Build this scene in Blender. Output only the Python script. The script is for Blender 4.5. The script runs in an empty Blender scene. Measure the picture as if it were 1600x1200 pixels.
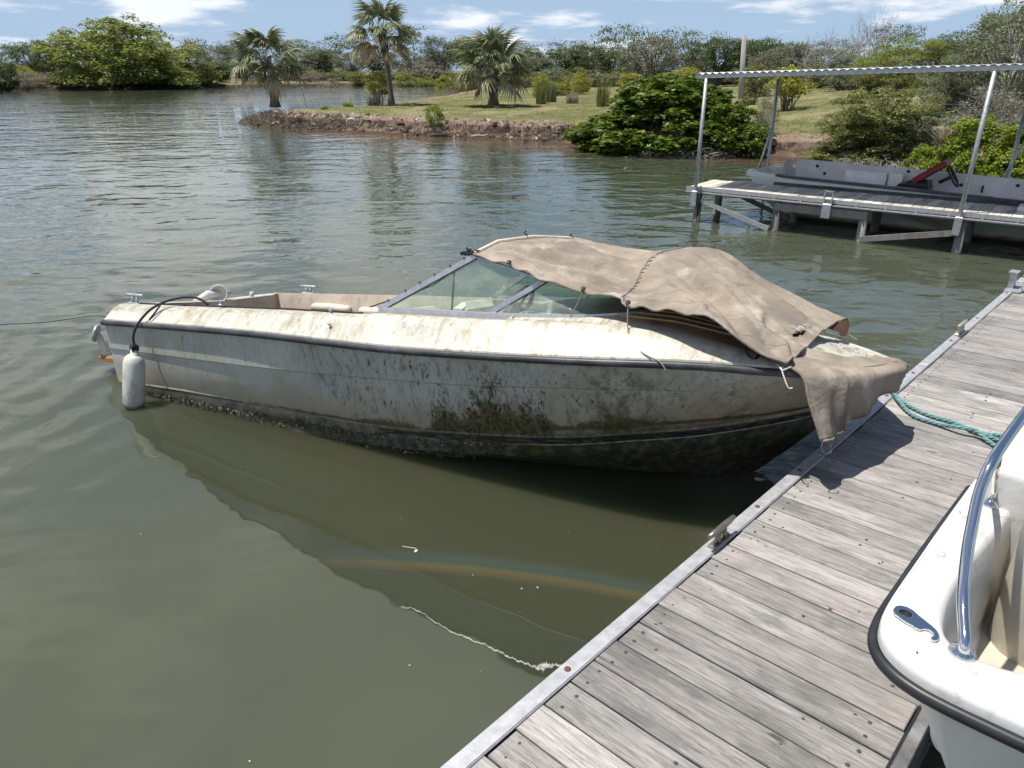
import bpy, bmesh, math, random
import numpy as np
from math import radians, sin, cos, tan, pi, atan, sqrt
from mathutils import Vector, Matrix

S = bpy.context.scene
random.seed(7)
rng = np.random.default_rng(7)

# ------------------------------------------------------------------ camera, sky, sun, exposure
FPX, HORIZON, CAMZ = 1135.0, 110.0, 2.45          # focal length in photo pixels, horizon row, eye height over the water
PITCH = atan((600 - HORIZON) / FPX)
cam = bpy.data.objects.new('camera', bpy.data.cameras.new('camera'))
S.collection.objects.link(cam)
cam.location = (0, 0, CAMZ)
cam.rotation_euler = (pi / 2 - PITCH, 0, 0)
cam.data.sensor_fit = 'HORIZONTAL'; cam.data.sensor_width = 36
cam.data.lens = 36 * FPX / 1600
cam.data.clip_start = 0.05; cam.data.clip_end = 6000
S.camera = cam

SUN_EL, SUN_AZ = radians(73), radians(-84)         # azimuth from +Y (away from the camera) towards +X
sun_dir = Vector((sin(SUN_AZ) * cos(SUN_EL), cos(SUN_AZ) * cos(SUN_EL), sin(SUN_EL)))
sl = bpy.data.lights.new('sun', 'SUN'); sl.energy = 5.0; sl.angle = radians(0.53); sl.color = (1, .955, .88)
so = bpy.data.objects.new('sun', sl); S.collection.objects.link(so)
so.rotation_euler = sun_dir.to_track_quat('Z', 'Y').to_euler()
so.location = (0, 0, 40)

world = bpy.data.worlds.new('World'); S.world = world; world.use_nodes = True
wn, wl = world.node_tree.nodes, world.node_tree.links
wn.clear()
wo = wn.new('ShaderNodeOutputWorld'); bg = wn.new('ShaderNodeBackground')
sky = wn.new('ShaderNodeTexSky'); sky.sky_type = 'NISHITA'; sky.sun_disc = False
sky.sun_elevation = SUN_EL; sky.sun_rotation = SUN_AZ
sky.air_density = 1.0; sky.dust_density = 0.6; sky.ozone_density = 2.5
bg.inputs['Strength'].default_value = 0.088
# scattered fair weather cumulus: a noise on the sky dome flattened towards the horizon
tc = wn.new('ShaderNodeTexCoord'); sep = wn.new('ShaderNodeSeparateXYZ'); wl.new(tc.outputs['Generated'], sep.inputs[0])
def wmath(op, a, b=None, c=None):
    n = wn.new('ShaderNodeMath'); n.operation = op
    for i, v in enumerate((a, b, c)):
        if v is None: continue
        if isinstance(v, (int, float)): n.inputs[i].default_value = v
        else: wl.new(v, n.inputs[i])
    return n.outputs[0]
zc = wmath('ADD', wmath('MAXIMUM', sep.outputs[2], 0.0), 0.16)
cx_ = wmath('DIVIDE', sep.outputs[0], zc); cy_ = wmath('DIVIDE', sep.outputs[1], zc)
comb = wn.new('ShaderNodeCombineXYZ'); wl.new(cx_, comb.inputs[0]); wl.new(cy_, comb.inputs[1])
mp = wn.new('ShaderNodeMapping'); wl.new(comb.outputs[0], mp.inputs[0]); mp.inputs['Location'].default_value = (2.3, 0.4, 0)
n1 = wn.new('ShaderNodeTexNoise'); wl.new(mp.outputs[0], n1.inputs['Vector'])
n1.inputs['Scale'].default_value = 1.25; n1.inputs['Detail'].default_value = 9; n1.inputs['Roughness'].default_value = .58
n2 = wn.new('ShaderNodeTexNoise'); wl.new(mp.outputs[0], n2.inputs['Vector'])
n2.inputs['Scale'].default_value = 0.42; n2.inputs['Detail'].default_value = 2
cov = wmath('ADD', n1.outputs[0], wmath('MULTIPLY', wmath('SUBTRACT', n2.outputs[0], .5), .55))
cov = wmath('SUBTRACT', cov, wmath('MULTIPLY', sep.outputs[0], .10))
cov = wmath('SUBTRACT', cov, wmath('MULTIPLY', wmath('MAXIMUM', wmath('SUBTRACT', sep.outputs[2], .38), 0.0), .30))
def cumulus(azd, eld, r0, r1, amt):
    global cov
    v = wn.new('ShaderNodeVectorMath'); v.operation = 'DOT_PRODUCT'; wl.new(tc.outputs['Generated'], v.inputs[0])
    v.inputs[1].default_value = (sin(radians(azd)) * cos(radians(eld)), cos(radians(azd)) * cos(radians(eld)), sin(radians(eld)))
    m = wn.new('ShaderNodeMapRange'); m.interpolation_type = 'SMOOTHSTEP'; wl.new(v.outputs['Value'], m.inputs[0]); m.inputs[1].default_value = cos(radians(r0)); m.inputs[2].default_value = cos(radians(r1)); m.inputs[4].default_value = amt
    cov = wmath('ADD', cov, m.outputs[0])
cumulus(-9, 14, 9, 1, .26); cumulus(-24, 9, 7, 1, .14); cumulus(3, 21, 8, 1, .15); cumulus(-14, 23, 7, 1, .12)
cmap = wn.new('ShaderNodeMapRange'); cmap.interpolation_type = 'SMOOTHSTEP'
wl.new(cov, cmap.inputs[0]); cmap.inputs[1].default_value = .50; cmap.inputs[2].default_value = .66
mixc = wn.new('ShaderNodeMix'); mixc.data_type = 'RGBA'
wl.new(wmath('MULTIPLY', cmap.outputs[0], .85), mixc.inputs['Factor'])
hz = wn.new('ShaderNodeMix'); hz.data_type = 'RGBA'; wl.new(wmath('SUBTRACT', .92, wmath('MULTIPLY', wmath('MINIMUM', wmath('MAXIMUM', sep.outputs[2], 0.0), .40), 2.15)), hz.inputs['Factor'])
wl.new(sky.outputs[0], hz.inputs['A']); hz.inputs['B'].default_value = (4.0, 5.6, 8.0, 1)
wl.new(hz.outputs['Result'], mixc.inputs['A']); mixc.inputs['B'].default_value = (10.2, 10.4, 10.8, 1)
wl.new(mixc.outputs['Result'], bg.inputs[0]); wl.new(bg.outputs[0], wo.inputs[0])

S.view_settings.view_transform = 'Standard'; S.view_settings.look = 'None'
S.view_settings.exposure = 0.22; S.view_settings.gamma = 1.0; S.view_settings.use_curve_mapping = False
S.render.engine = 'CYCLES'
S.cycles.max_bounces = 8; S.cycles.diffuse_bounces = 3; S.cycles.glossy_bounces = 4
S.cycles.transmission_bounces = 4; S.cycles.transparent_max_bounces = 12
S.cycles.caustics_reflective = False; S.cycles.caustics_refractive = False

# ------------------------------------------------------------------ where things stand (measured off the photo's perspective)
cp, sp = cos(PITCH), sin(PITCH)
def ray(px, py):
    return Vector((px - 800, cp * FPX - (py - 600) * sp, -sp * FPX - (py - 600) * cp))
def at_z(px, py, z=0.0):
    r = ray(px, py); t = (z - CAMZ) / r.z; return Vector((0, 0, CAMZ)) + r * t
def at_d(px, py, d):
    r = ray(px, py); return Vector((0, 0, CAMZ)) + r * (d / r.y)
def at_plane(px, py, n, p0):
    r = ray(px, py); o = Vector((0, 0, CAMZ)); return o + r * (n.dot(p0 - o) / n.dot(r))

# ------------------------------------------------------------------ object helpers
COL = S.collection
def tag(o, label=None, cat=None, group=None, kind=None):
    if label: o['label'] = label
    if cat: o['category'] = cat
    if group: o['group'] = group
    if kind: o['kind'] = kind
    return o
def empty(name, loc=(0, 0, 0), label=None, cat=None, group=None, mat=None):
    o = bpy.data.objects.new(name, None); COL.objects.link(o); o.empty_display_size = .1
    if mat is not None: o.matrix_world = mat
    else: o.location = loc
    return tag(o, label, cat, group)
def frame_matrix(o, x, y, z):
    m = Matrix.Identity(4)
    for i, v in enumerate((x, y, z, o)):
        for r in range(3): m[r][i] = v[r]
    return m
def link_mesh(name, me, parent=None, mat=None):
    o = bpy.data.objects.new(name, me); COL.objects.link(o)
    if parent is not None: o.parent = parent
    if mat is not None and not me.materials: me.materials.append(mat)
    return o

class MB:
    """collects shapes and links them as ONE mesh object"""
    def __init__(s): s.v = []; s.f = []; s.sm = []
    def add(s, vs, fs, smooth=False):
        b = len(s.v); s.v += [tuple(v) for v in vs]; s.f += [tuple(i + b for i in f) for f in fs]; s.sm += [smooth] * len(fs)
        return s
    def box(s, c, d, bev=0.0, R=None, taper=1.0):
        hx, hy, hz = d[0] / 2, d[1] / 2, d[2] / 2
        if bev <= 0:
            vs = [(x * hx, y * hy, z * hz) for z in (-1, 1) for (x, y) in ((-1, -1), (1, -1), (1, 1), (-1, 1))]
            fs = [(0, 3, 2, 1), (4, 5, 6, 7), (0, 1, 5, 4), (1, 2, 6, 5), (2, 3, 7, 6), (3, 0, 4, 7)]
        else:
            vs = []; 
            for z, k in ((-hz, 1), (hz - bev, 1), (hz, 0)):
                ix = hx - (bev if k == 0 else 0); iy = hy - (bev if k == 0 else 0)
                vs += [(-ix, -iy, z), (ix, -iy, z), (ix, iy, z), (-ix, iy, z)]
            fs = [(0, 3, 2, 1), (8, 9, 10, 11)]
            for a in (0, 4):
                for i in range(4):
                    j = (i + 1) % 4; fs.append((a + i, a + j, a + 4 + j, a + 4 + i))
        vs = [Vector((v[0] * (taper if v[2] > 0 else 1), v[1] * (taper if v[2] > 0 else 1), v[2])) for v in vs]
        if R is not None: vs = [R @ v for v in vs]
        return s.add([v + Vector(c) for v in vs], fs)
    def bar(s, p, q, w, h=None, up=(0, 0, 1), bev=0):
        p, q = Vector(p), Vector(q); h = w if h is None else h
        x = (q - p); L = x.length; x.normalize()
        u = Vector(up); y = u.cross(x)
        if y.length < 1e-4: y = Vector((0, 1, 0)).cross(x)
        y.normalize(); z = x.cross(y)
        R = Matrix((x, y, z)).transposed()
        return s.box((p + q) / 2, (L, w, h), bev, R)
    def tube(s, pts, r, n=8, caps=True, smooth=True):
        pts = [Vector(p) for p in pts]; m = len(pts)
        rr = r if isinstance(r, (list, tuple)) else [r] * m
        vs, fs = [], []; prev = None
        for i, p in enumerate(pts):
            d = (pts[min(i + 1, m - 1)] - pts[max(i - 1, 0)])
            if d.length < 1e-9: d = Vector((0, 0, 1))
            d.normalize()
            if prev is None:
                a = Vector((0, 0, 1)) if abs(d.z) < .9 else Vector((1, 0, 0)); x = d.cross(a).normalized()
            else:
                x = prev - d * prev.dot(d)
                x = x.normalized() if x.length > 1e-6 else d.orthogonal().normalized()
            prev = x; y = d.cross(x)
            for k in range(n):
                a = 2 * pi * k / n; vs.append(p + (x * cos(a) + y * sin(a)) * rr[i])
        for i in range(m - 1):
            for k in range(n):
                k2 = (k + 1) % n; fs.append((i * n + k, i * n + k2, (i + 1) * n + k2, (i + 1) * n + k))
        b = len(fs)
        if caps: fs.append(tuple(range(n))[::-1]); fs.append(tuple(range((m - 1) * n, m * n)))
        base = len(s.v); s.v += [tuple(v) for v in vs]; s.f += [tuple(i + base for i in f) for f in fs]
        s.sm += [smooth] * b + [False] * (len(fs) - b)
        return s
    def lathe(s, prof, c=(0, 0, 0), n=20, R=None, smooth=True):
        vs, fs = [], []; m = len(prof)
        for (r, z) in prof:
            for k in range(n):
                a = 2 * pi * k / n; v = Vector((r * cos(a), r * sin(a), z))
                if R is not None: v = R @ v
                vs.append(v + Vector(c))
        for i in range(m - 1):
            for k in range(n):
                k2 = (k + 1) % n; fs.append((i * n + k, i * n + k2, (i + 1) * n + k2, (i + 1) * n + k))
        return s.add(vs, fs, smooth)
    def grid(s, rows, smooth=True, closed=False, flip=False):
        m, n = len(rows), len(rows[0]); vs = [p for r in rows for p in r]; fs = []
        for i in range(m - 1):
            for k in range(n if closed else n - 1):
                k2 = (k + 1) % n; f = (i * n + k, i * n + k2, (i + 1) * n + k2, (i + 1) * n + k)
                fs.append(f[::-1] if flip else f)
        return s.add(vs, fs, smooth)
    def mesh(s, name):
        me = bpy.data.meshes.new(name); me.from_pydata(s.v, [], s.f)
        me.polygons.foreach_set('use_smooth', s.sm); me.validate(); me.update(); return me
    def build(s, name, mat, parent=None, fix=False, **kw):
        me = s.mesh(name)
        if fix:
            b = bmesh.new(); b.from_mesh(me); bmesh.ops.remove_doubles(b, verts=b.verts, dist=1e-4)
            bmesh.ops.recalc_face_normals(b, faces=b.faces); b.to_mesh(me); b.free()
        o = link_mesh(name, me, parent, mat); tag(o, **kw); return o

def crom(pts, n):
    """resample a polyline of control points into n points with a Catmull-Rom curve"""
    P = [np.array(p, float) for p in pts]; m = len(P); out = []
    P = [2 * P[0] - P[1]] + P + [2 * P[-1] - P[-2]]
    for i in range(n):
        t = i / (n - 1) * (m - 1); k = min(int(t), m - 2); f = t - k
        a, b, c, d = P[k], P[k + 1], P[k + 2], P[k + 3]
        out.append(tuple(.5 * (2 * b + (c - a) * f + (2 * a - 5 * b + 4 * c - d) * f * f + (3 * b - a - 3 * c + d) * f ** 3)))
    return out
def interp(tab, x):
    xs = [t[0] for t in tab]; return float(np.interp(x, xs, [t[1] for t in tab]))

# ------------------------------------------------------------------ material helpers
class G:
    def __init__(s, name):
        s.m = bpy.data.materials.new(name); s.m.use_nodes = True
        s.n, s.l = s.m.node_tree.nodes, s.m.node_tree.links
        s.b = s.n['Principled BSDF']; s.out = s.n['Material Output']
    def put(s, sock, v):
        if isinstance(v, (int, float)): sock.default_value = v
        elif isinstance(v, (tuple, list)):
            sock.default_value = tuple(v) + (1,) if (len(v) == 3 and len(sock.default_value) == 4) else v
        else: s.l.new(v, sock)
    def obj(s):
        n = s.n.new('ShaderNodeTexCoord'); return n.outputs['Object']
    def pos(s):
        n = s.n.new('ShaderNodeNewGeometry'); return n.outputs['Position']
    def nrm(s):
        n = s.n.new('ShaderNodeNewGeometry'); return n.outputs['Normal']
    def island(s):
        n = s.n.new('ShaderNodeNewGeometry'); return n.outputs['Random Per Island']
    def rnd(s):
        n = s.n.new('ShaderNodeObjectInfo'); return n.outputs['Random']
    def mapping(s, vec, scale=(1, 1, 1), loc=(0, 0, 0), rot=(0, 0, 0)):
        n = s.n.new('ShaderNodeMapping'); s.l.new(vec, n.inputs[0])
        s.put(n.inputs['Location'], loc); s.put(n.inputs['Rotation'], rot); s.put(n.inputs['Scale'], scale); return n.outputs[0]
    def noise(s, vec, scale, detail=4, rough=.55, dist=0, col=False):
        n = s.n.new('ShaderNodeTexNoise'); s.l.new(vec, n.inputs['Vector'])
        n.inputs['Scale'].default_value = scale; n.inputs['Detail'].default_value = detail
        n.inputs['Roughness'].default_value = rough; n.inputs['Distortion'].default_value = dist
        return n.outputs[1 if col else 0]
    def voronoi(s, vec, scale, feature='F1', out=0):
        n = s.n.new('ShaderNodeTexVoronoi'); n.feature = feature; s.l.new(vec, n.inputs['Vector']); n.inputs['Scale'].default_value = scale
        return n.outputs[out]
    def math(s, op, a, b=None, c=None, clamp=False):
        n = s.n.new('ShaderNodeMath'); n.operation = op; n.use_clamp = clamp
        for i, v in enumerate((a, b, c)):
            if v is not None: s.put(n.inputs[i], v)
        return n.outputs[0]
    def vadd(s, a, b, op='ADD'):
        n = s.n.new('ShaderNodeVectorMath'); n.operation = op; s.put(n.inputs[0], a); s.put(n.inputs[1], b); return n.outputs[0]
    def step(s, v, lo, hi, a=0., b=1.):
        n = s.n.new('ShaderNodeMapRange'); n.interpolation_type = 'SMOOTHSTEP'
        s.put(n.inputs[0], v); s.put(n.inputs[1], lo); s.put(n.inputs[2], hi); s.put(n.inputs[3], a); s.put(n.inputs[4], b); return n.outputs[0]
    def mix(s, f, a, b, mode='MIX'):
        n = s.n.new('ShaderNodeMix'); n.data_type = 'RGBA'; n.blend_type = mode; n.clamp_factor = True
        s.put(n.inputs['Factor'], f); s.put(n.inputs['A'], a); s.put(n.inputs['B'], b); return n.outputs['Result']
    def sep(s, v):
        n = s.n.new('ShaderNodeSeparateXYZ'); s.l.new(v, n.inputs[0]); return n.outputs
    def comb(s, x, y, z):
        n = s.n.new('ShaderNodeCombineXYZ')
        for i, v in enumerate((x, y, z)): s.put(n.inputs[i], v)
        return n.outputs[0]
    def bump(s, h, strength=1., dist=.01, normal=None):
        n = s.n.new('ShaderNodeBump'); s.put(n.inputs['Height'], h); s.put(n.inputs['Strength'], strength); s.put(n.inputs['Distance'], dist)
        if normal is not None: s.l.new(normal, n.inputs['Normal'])
        return n.outputs[0]
    def set(s, **k):
        for a, v in k.items(): s.put(s.b.inputs[{'color': 'Base Color', 'rough': 'Roughness', 'metal': 'Metallic', 'normal': 'Normal', 'spec': 'Specular IOR Level', 'ior': 'IOR', 'coat': 'Coat Weight', 'sheen': 'Sheen Weight'}[a]], v)
        return s.m

def simple(name, col, rough=.5, metal=0, var=.15, scale=8, bump=0, **k):
    g = G(name); o = g.obj(); n = g.noise(o, scale, 5, .6)
    c = g.mix(g.step(n, .3, .75), tuple(x * (1 - var) for x in col), tuple(min(1, x * (1 + var)) for x in col))
    g.set(color=c, rough=rough, metal=metal, **k)
    if bump: g.set(normal=g.bump(g.noise(o, scale * 6, 4), 1, bump))
    return g.m

def m_gelcoat():
    g = G('stained_gelcoat_hull'); o = g.obj(); x, y, z = g.sep(o)
    base = g.mix(g.step(g.noise(o, 2.2, 4), .35, .7), (.50, .50, .47), (.40, .40, .355))
    # rusty-brown wash low on the side
    rel = g.math('SUBTRACT', z, g.math('MULTIPLY', g.math('MAXIMUM', g.math('SUBTRACT', x, 3.0), 0), .16))
    n3 = g.noise(g.mapping(o, (1.6, 1, 3)), 2.5, 6, .65)
    wash = g.math('MULTIPLY', g.step(g.math('ADD', rel, g.math('MULTIPLY', g.math('SUBTRACT', n3, .5), .25)), -.22, -.50), .62)
    base = g.mix(wash, base, (.36, .27, .17))
    # vertical grey streaks
    vs = g.mapping(o, (16, 16, 1.1))
    st = g.step(g.noise(vs, 1.3, 6, .7), .47, .72)
    reg = g.step(g.math('ADD', g.noise(g.mapping(o, (1, 1, .8), (3, 0, 1)), 1.15, 3), g.math('MULTIPLY', g.step(x, 1.5, 2.9), .27)), .50, .74)
    reg = g.math('MULTIPLY', reg, g.step(x, 5.3, 4.2, 0.25, 1))
    base = g.mix(g.math('MULTIPLY', g.math('MULTIPLY', st, reg), .8), base, (.13, .13, .085))
    base = g.mix(g.math('MULTIPLY', g.step(g.noise(g.mapping(o, (3, 3, 2), (8, 2, 0)), 1.3, 6, .7), .45, .68), .45), base, (.33, .30, .19))
    run = g.math('MULTIPLY', g.step(g.noise(g.mapping(o, (26, 26, .9), (4, 0, 0)), 1, 5, .75), .50, .70), g.step(z, -.45, .0)); base = g.mix(g.math('MULTIPLY', run, .52), base, (.18, .165, .10))
    # black mildew specks
    sp_ = g.step(g.noise(g.mapping(o, (36, 36, 10)), 1.0, 6, .72), .56, .67)
    base = g.mix(g.math('MULTIPLY', sp_, g.math('MULTIPLY', reg, .95)), base, (.025, .026, .016))
    sp2 = g.step(g.noise(g.mapping(o, (60, 60, 45), (5, 3, 2)), 1.0, 3, .6), .66, .70)
    base = g.mix(g.math('MULTIPLY', sp2, .8), base, (.04, .037, .025))
    # branching dark weed standing on the chine, amidships, with green-brown feet
    def gau(cx, w, amp): 
        d = g.math('DIVIDE', g.math('SUBTRACT', x, cx), w); return g.math('MULTIPLY', g.math('EXPONENT', g.math('MULTIPLY', g.math('MULTIPLY', d, d), -1.0)), amp)
    hgt = .035
    for q in ((3.52, .17, .36), (3.18, .10, .26), (3.80, .10, .20), (4.28, .16, .10), (2.75, .2, .05)): hgt = g.math('ADD', hgt, gau(*q))
    up = g.math('DIVIDE', g.math('ADD', rel, .52), hgt)
    fl = g.noise(g.mapping(o, (13, 13, 3.2), (2, 7, 1)), 1.0, 7, .72, .8)
    weed = g.step(g.math('SUBTRACT', g.math('MULTIPLY', fl, 1.9), up), .10, .62)
    weed = g.math('MULTIPLY', weed, g.step(up, -.3, .0))
    base = g.mix(g.math('MULTIPLY', weed, .88), base, g.mix(g.step(g.noise(o, 8, 4, .7), .42, .66), (.050, .060, .013), (.13, .075, .032)))
    ridge = g.math('ABSOLUTE', g.math('SUBTRACT', g.noise(g.mapping(o, (17, 17, 6.5), (1, 7, 2)), 1.0, 6, .66, .7), .5))
    wide = g.step(g.math('SUBTRACT', g.math('MULTIPLY', fl, 2.6), up), .0, .6)
    br = g.math('MULTIPLY', g.step(ridge, .040, .010), g.math('MULTIPLY', wide, g.step(hgt, .07, .16)))
    base = g.mix(br, base, (.012, .014, .006))
    # a separate soft mildew cloud high on the shoulder forward
    cl = g.math('MULTIPLY', g.math('MULTIPLY', gau(4.36, .22, 1.0), g.step(z, .12, .0)), g.step(g.noise(g.mapping(o, (9, 9, 7), (5, 1, 1)), 1, 6, .72), .40, .62))
    base = g.mix(g.math('MULTIPLY', cl, .75), base, (.055, .065, .03))
    cl = g.math('MULTIPLY', gau(4.98, .14, 1.0), g.step(g.noise(g.mapping(o, (10, 10, 6), (7, 1, 1)), 1, 6, .72), .44, .66))
    base = g.mix(g.math('MULTIPLY', cl, .6), base, (.08, .09, .03))
    # algae under the chine, black-green by the water
    n4 = g.noise(g.mapping(o, (4, 4, 5)), 2.0, 7, .7)
    low = g.step(g.math('ADD', rel, g.math('MULTIPLY', g.math('SUBTRACT', n4, .5), .22)), -.47, -.62)
    base = g.mix(g.math('MULTIPLY', low, .93), base, g.mix(g.step(g.noise(o, 14, 6, .7), .45, .62), (.012, .014, .006), (.10, .095, .05)))
    base = g.mix(g.math('MULTIPLY', g.math('MULTIPLY', low, g.step(g.noise(o, 5, 5, .7), .53, .66)), .7), base, (.06, .085, .012))
    bh = g.math('ADD', g.math('MULTIPLY', low, g.noise(o, 55, 4)), g.math('MULTIPLY', sp_, .12))
    g.set(color=base, rough=g.math('ADD', .32, g.math('MULTIPLY', low, .4)), normal=g.bump(bh, .8, .006))
    return g.m
def m_deckgel(name, lichen=1.0, base=(.62, .595, .52)):
    g = G(name); o = g.obj(); x, y, z = g.sep(o)
    c = g.mix(g.step(g.noise(o, 3, 4), .35, .7), base, tuple(b * .83 for b in base))
    st = g.step(g.noise(g.mapping(o, (9, 3, 3)), 1.5, 6, .7), .48, .72)
    c = g.mix(g.math('MULTIPLY', st, .72 * lichen), c, (.34, .27, .13))
    ay = g.math('ABSOLUTE', y); bandm = g.math('MULTIPLY', g.math('MULTIPLY', g.step(ay, .945, .915), g.step(ay, .84, .87)), g.step(x, 4.6, 3.9))
    c = g.mix(g.math('MULTIPLY', bandm, g.math('MULTIPLY', g.step(g.noise(g.mapping(o, (7, 20, 20)), 1.5, 6, .75), .40, .62), .70 * lichen if lichen > .9 else 0.0)), c, (.24, .21, .085))
    brown = g.math('MULTIPLY', g.math('MULTIPLY', g.step(x, 4.15, 4.5), g.step(x, 5.30, 5.16)), g.step(ay, .80, .74)); c = g.mix(g.math('MULTIPLY', brown, .9 if lichen > .9 else 0.), c, g.mix(g.step(g.noise(g.mapping(o, (4, 9, 4)), 2, 5, .7), .35, .65), (.36, .22, .12), (.15, .10, .065)))  # foredeck under the canvas: shade and warm reflected light painted in as brown
    rim = g.math('MULTIPLY', g.step(g.noise(g.mapping(o, (22, 5, 5), (3, 0, 0)), 1.3, 6, .75), .5, .62), g.step(g.noise(o, 1.7, 3), .4, .6)); c = g.mix(g.math('MULTIPLY', rim, .55 * lichen), c, (.19, .16, .08))
    li = g.step(g.noise(g.mapping(o, (14, 20, 20)), 1.2, 7, .72), .56, .66)
    area = g.step(g.noise(g.mapping(o, (1, 1, 1), (2, 2, 0)), 2.0, 3), .42, .62)
    c = g.mix(g.math('MULTIPLY', g.math('MULTIPLY', li, area), .75 * lichen), c, (.16, .15, .05))
    sk = g.step(g.noise(o, 70, 3, .6), .64, .70)
    c = g.mix(g.math('MULTIPLY', sk, .6 * lichen), c, (.05, .045, .03))
    g.set(color=c, rough=.38, normal=g.bump(g.noise(o, 30, 4), .5, .003)); return g.m
def m_canvas(dark=1.0):
    g = G('faded_tan_canvas'); o = g.obj()
    c = g.mix(g.step(g.noise(o, 2.3, 5, .6), .32, .68), (.375, .315, .250), (.245, .205, .165))
    c = g.mix(g.math('MULTIPLY', g.step(g.noise(g.mapping(o, (1.2, 3, 3), (4, 1, 0)), 1.8, 6, .65), .52, .72), .6), c, (.30, .26, .20))
    c = g.mix(g.math('MULTIPLY', g.step(g.noise(g.mapping(o, (3, 1.5, 1.5), (9, 1, 0)), 1.4, 5, .65), .55, .75), .55), c, (.46, .35, .20))
    c = g.mix(g.math('MULTIPLY', g.step(g.noise(o, 40, 4, .7), .60, .72), .6), c, (.12, .10, .08))
    c = g.mix(g.math('MULTIPLY', g.step(g.noise(g.mapping(o, (2, 2, 2), (1, 6, 3)), 1.3, 7, .68), .47, .64), .6), c, (.19, .165, .14))
    c = g.mix(g.math('MULTIPLY', g.step(g.noise(g.mapping(o, (2, 2, 2), (6, 6, 3)), 2.1, 6, .6), .52, .68), .6), c, (.52, .46, .40))
    x, y, z = g.sep(o)
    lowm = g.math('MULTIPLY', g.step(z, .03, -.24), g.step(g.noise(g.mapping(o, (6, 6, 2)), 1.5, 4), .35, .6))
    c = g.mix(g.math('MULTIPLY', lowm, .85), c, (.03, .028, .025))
    wv = g.noise(g.mapping(o, (260, 260, 260)), 1, 2)
    b = g.math('ADD', g.math('MULTIPLY', wv, .10), g.math('ADD', g.noise(g.mapping(o, (5, 9, 7)), 1.2, 4, .5, .5), g.math('MULTIPLY', g.noise(g.mapping(o, (14, 22, 14), (3, 1, 1)), 1.0, 3, .5, .3), .22)))
    g.set(color=c, rough=.9, normal=g.bump(b, .9, .022)); g.put(g.b.inputs['Specular IOR Level'], .15)
    return g.m
def m_wood(name, c1=(.385, .365, .345), c2=(.185, .17, .16), warm=(.30, .245, .215)):
    """weathered boards: grain runs along the object's y axis"""
    g = G(name); o = g.obj(); r = g.rnd()
    off = g.comb(g.math('MULTIPLY', r, 37.), g.math('MULTIPLY', r, 91.), g.math('MULTIPLY', r, 13.))
    p = g.vadd(o, off)
    warp = g.noise(g.mapping(p, (6, 1.6, 6)), 1, 3)
    p2 = g.vadd(p, g.comb(g.math('MULTIPLY', warp, .018), 0, 0))
    fine = g.noise(g.mapping(p2, (270, 9, 60)), 1, 5, .72)
    mid = g.noise(g.mapping(p2, (75, 4.5, 20)), 1, 5, .68)
    big = g.noise(g.mapping(p, (3.5, 1.2, 1)), 1.6, 5, .6)
    c = g.mix(g.step(fine, .36, .64), c2, c1)
    c = g.mix(g.math('MULTIPLY', g.step(mid, .40, .68), .55), c, tuple(min(1, v * 1.35) for v in c1))
    c = g.mix(g.math('MULTIPLY', g.step(big, .47, .68), .62), c, (.125, .125, .115))
    blotch = g.step(g.noise(g.mapping(p, (14, 6, 1), (3, 3, 0)), 1.2, 6, .7), .52, .66); c = g.mix(g.math('MULTIPLY', blotch, .35), c, (.10, .10, .095))
    c = g.mix(g.math('MULTIPLY', g.step(g.noise(g.mapping(p, (3, 1.4, 1), (5, 9, 0)), 1.6, 3), .5, .72), .30), c, warm)
    tone = g.math('ADD', .66, g.math('MULTIPLY', g.math('FRACT', g.math('MULTIPLY', r, 7.13)), .56))
    c = g.mix(1.0, c, g.comb(tone, tone, tone), 'MULTIPLY')
    wtone = g.step(g.math('FRACT', g.math('MULTIPLY', r, 3.77)), .66, 1.0)
    c = g.mix(g.math('MULTIPLY', wtone, .16), c, warm)
    # knots
    kn = g.voronoi(g.mapping(p, (5.5, 1.9, 1)), 1.0)
    knot = g.step(kn, .085, .03); c = g.mix(g.math('MULTIPLY', knot, .8), c, (.055, .045, .04))
    crack = g.step(g.noise(g.mapping(p2, (95, 1.6, 30), (7, 3, 0)), 1, 4, .6), .665, .73)
    c = g.mix(g.math('MULTIPLY', crack, .85), c, (.035, .03, .028))
    pale = g.step(g.noise(g.mapping(p2, (150, 16, 30), (2, 8, 0)), 1, 5, .7), .57, .70)
    c = g.mix(g.math('MULTIPLY', pale, .30), c, (.60, .58, .55))
    drop = g.step(g.noise(g.mapping(p, (9, 9, 9), (4, 4, 4)), 1.6, 4, .6), .74, .77); c = g.mix(g.math('MULTIPLY', drop, .7), c, (.72, .72, .70))
    h = g.math('SUBTRACT', g.math('ADD', g.math('MULTIPLY', fine, .5), g.math('MULTIPLY', mid, .6)), g.math('MULTIPLY', crack, 1.2))
    g.set(color=c, rough=.82, normal=g.bump(h, .8, .0035)); g.put(g.b.inputs['Specular IOR Level'], .25)
    return g.m
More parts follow.
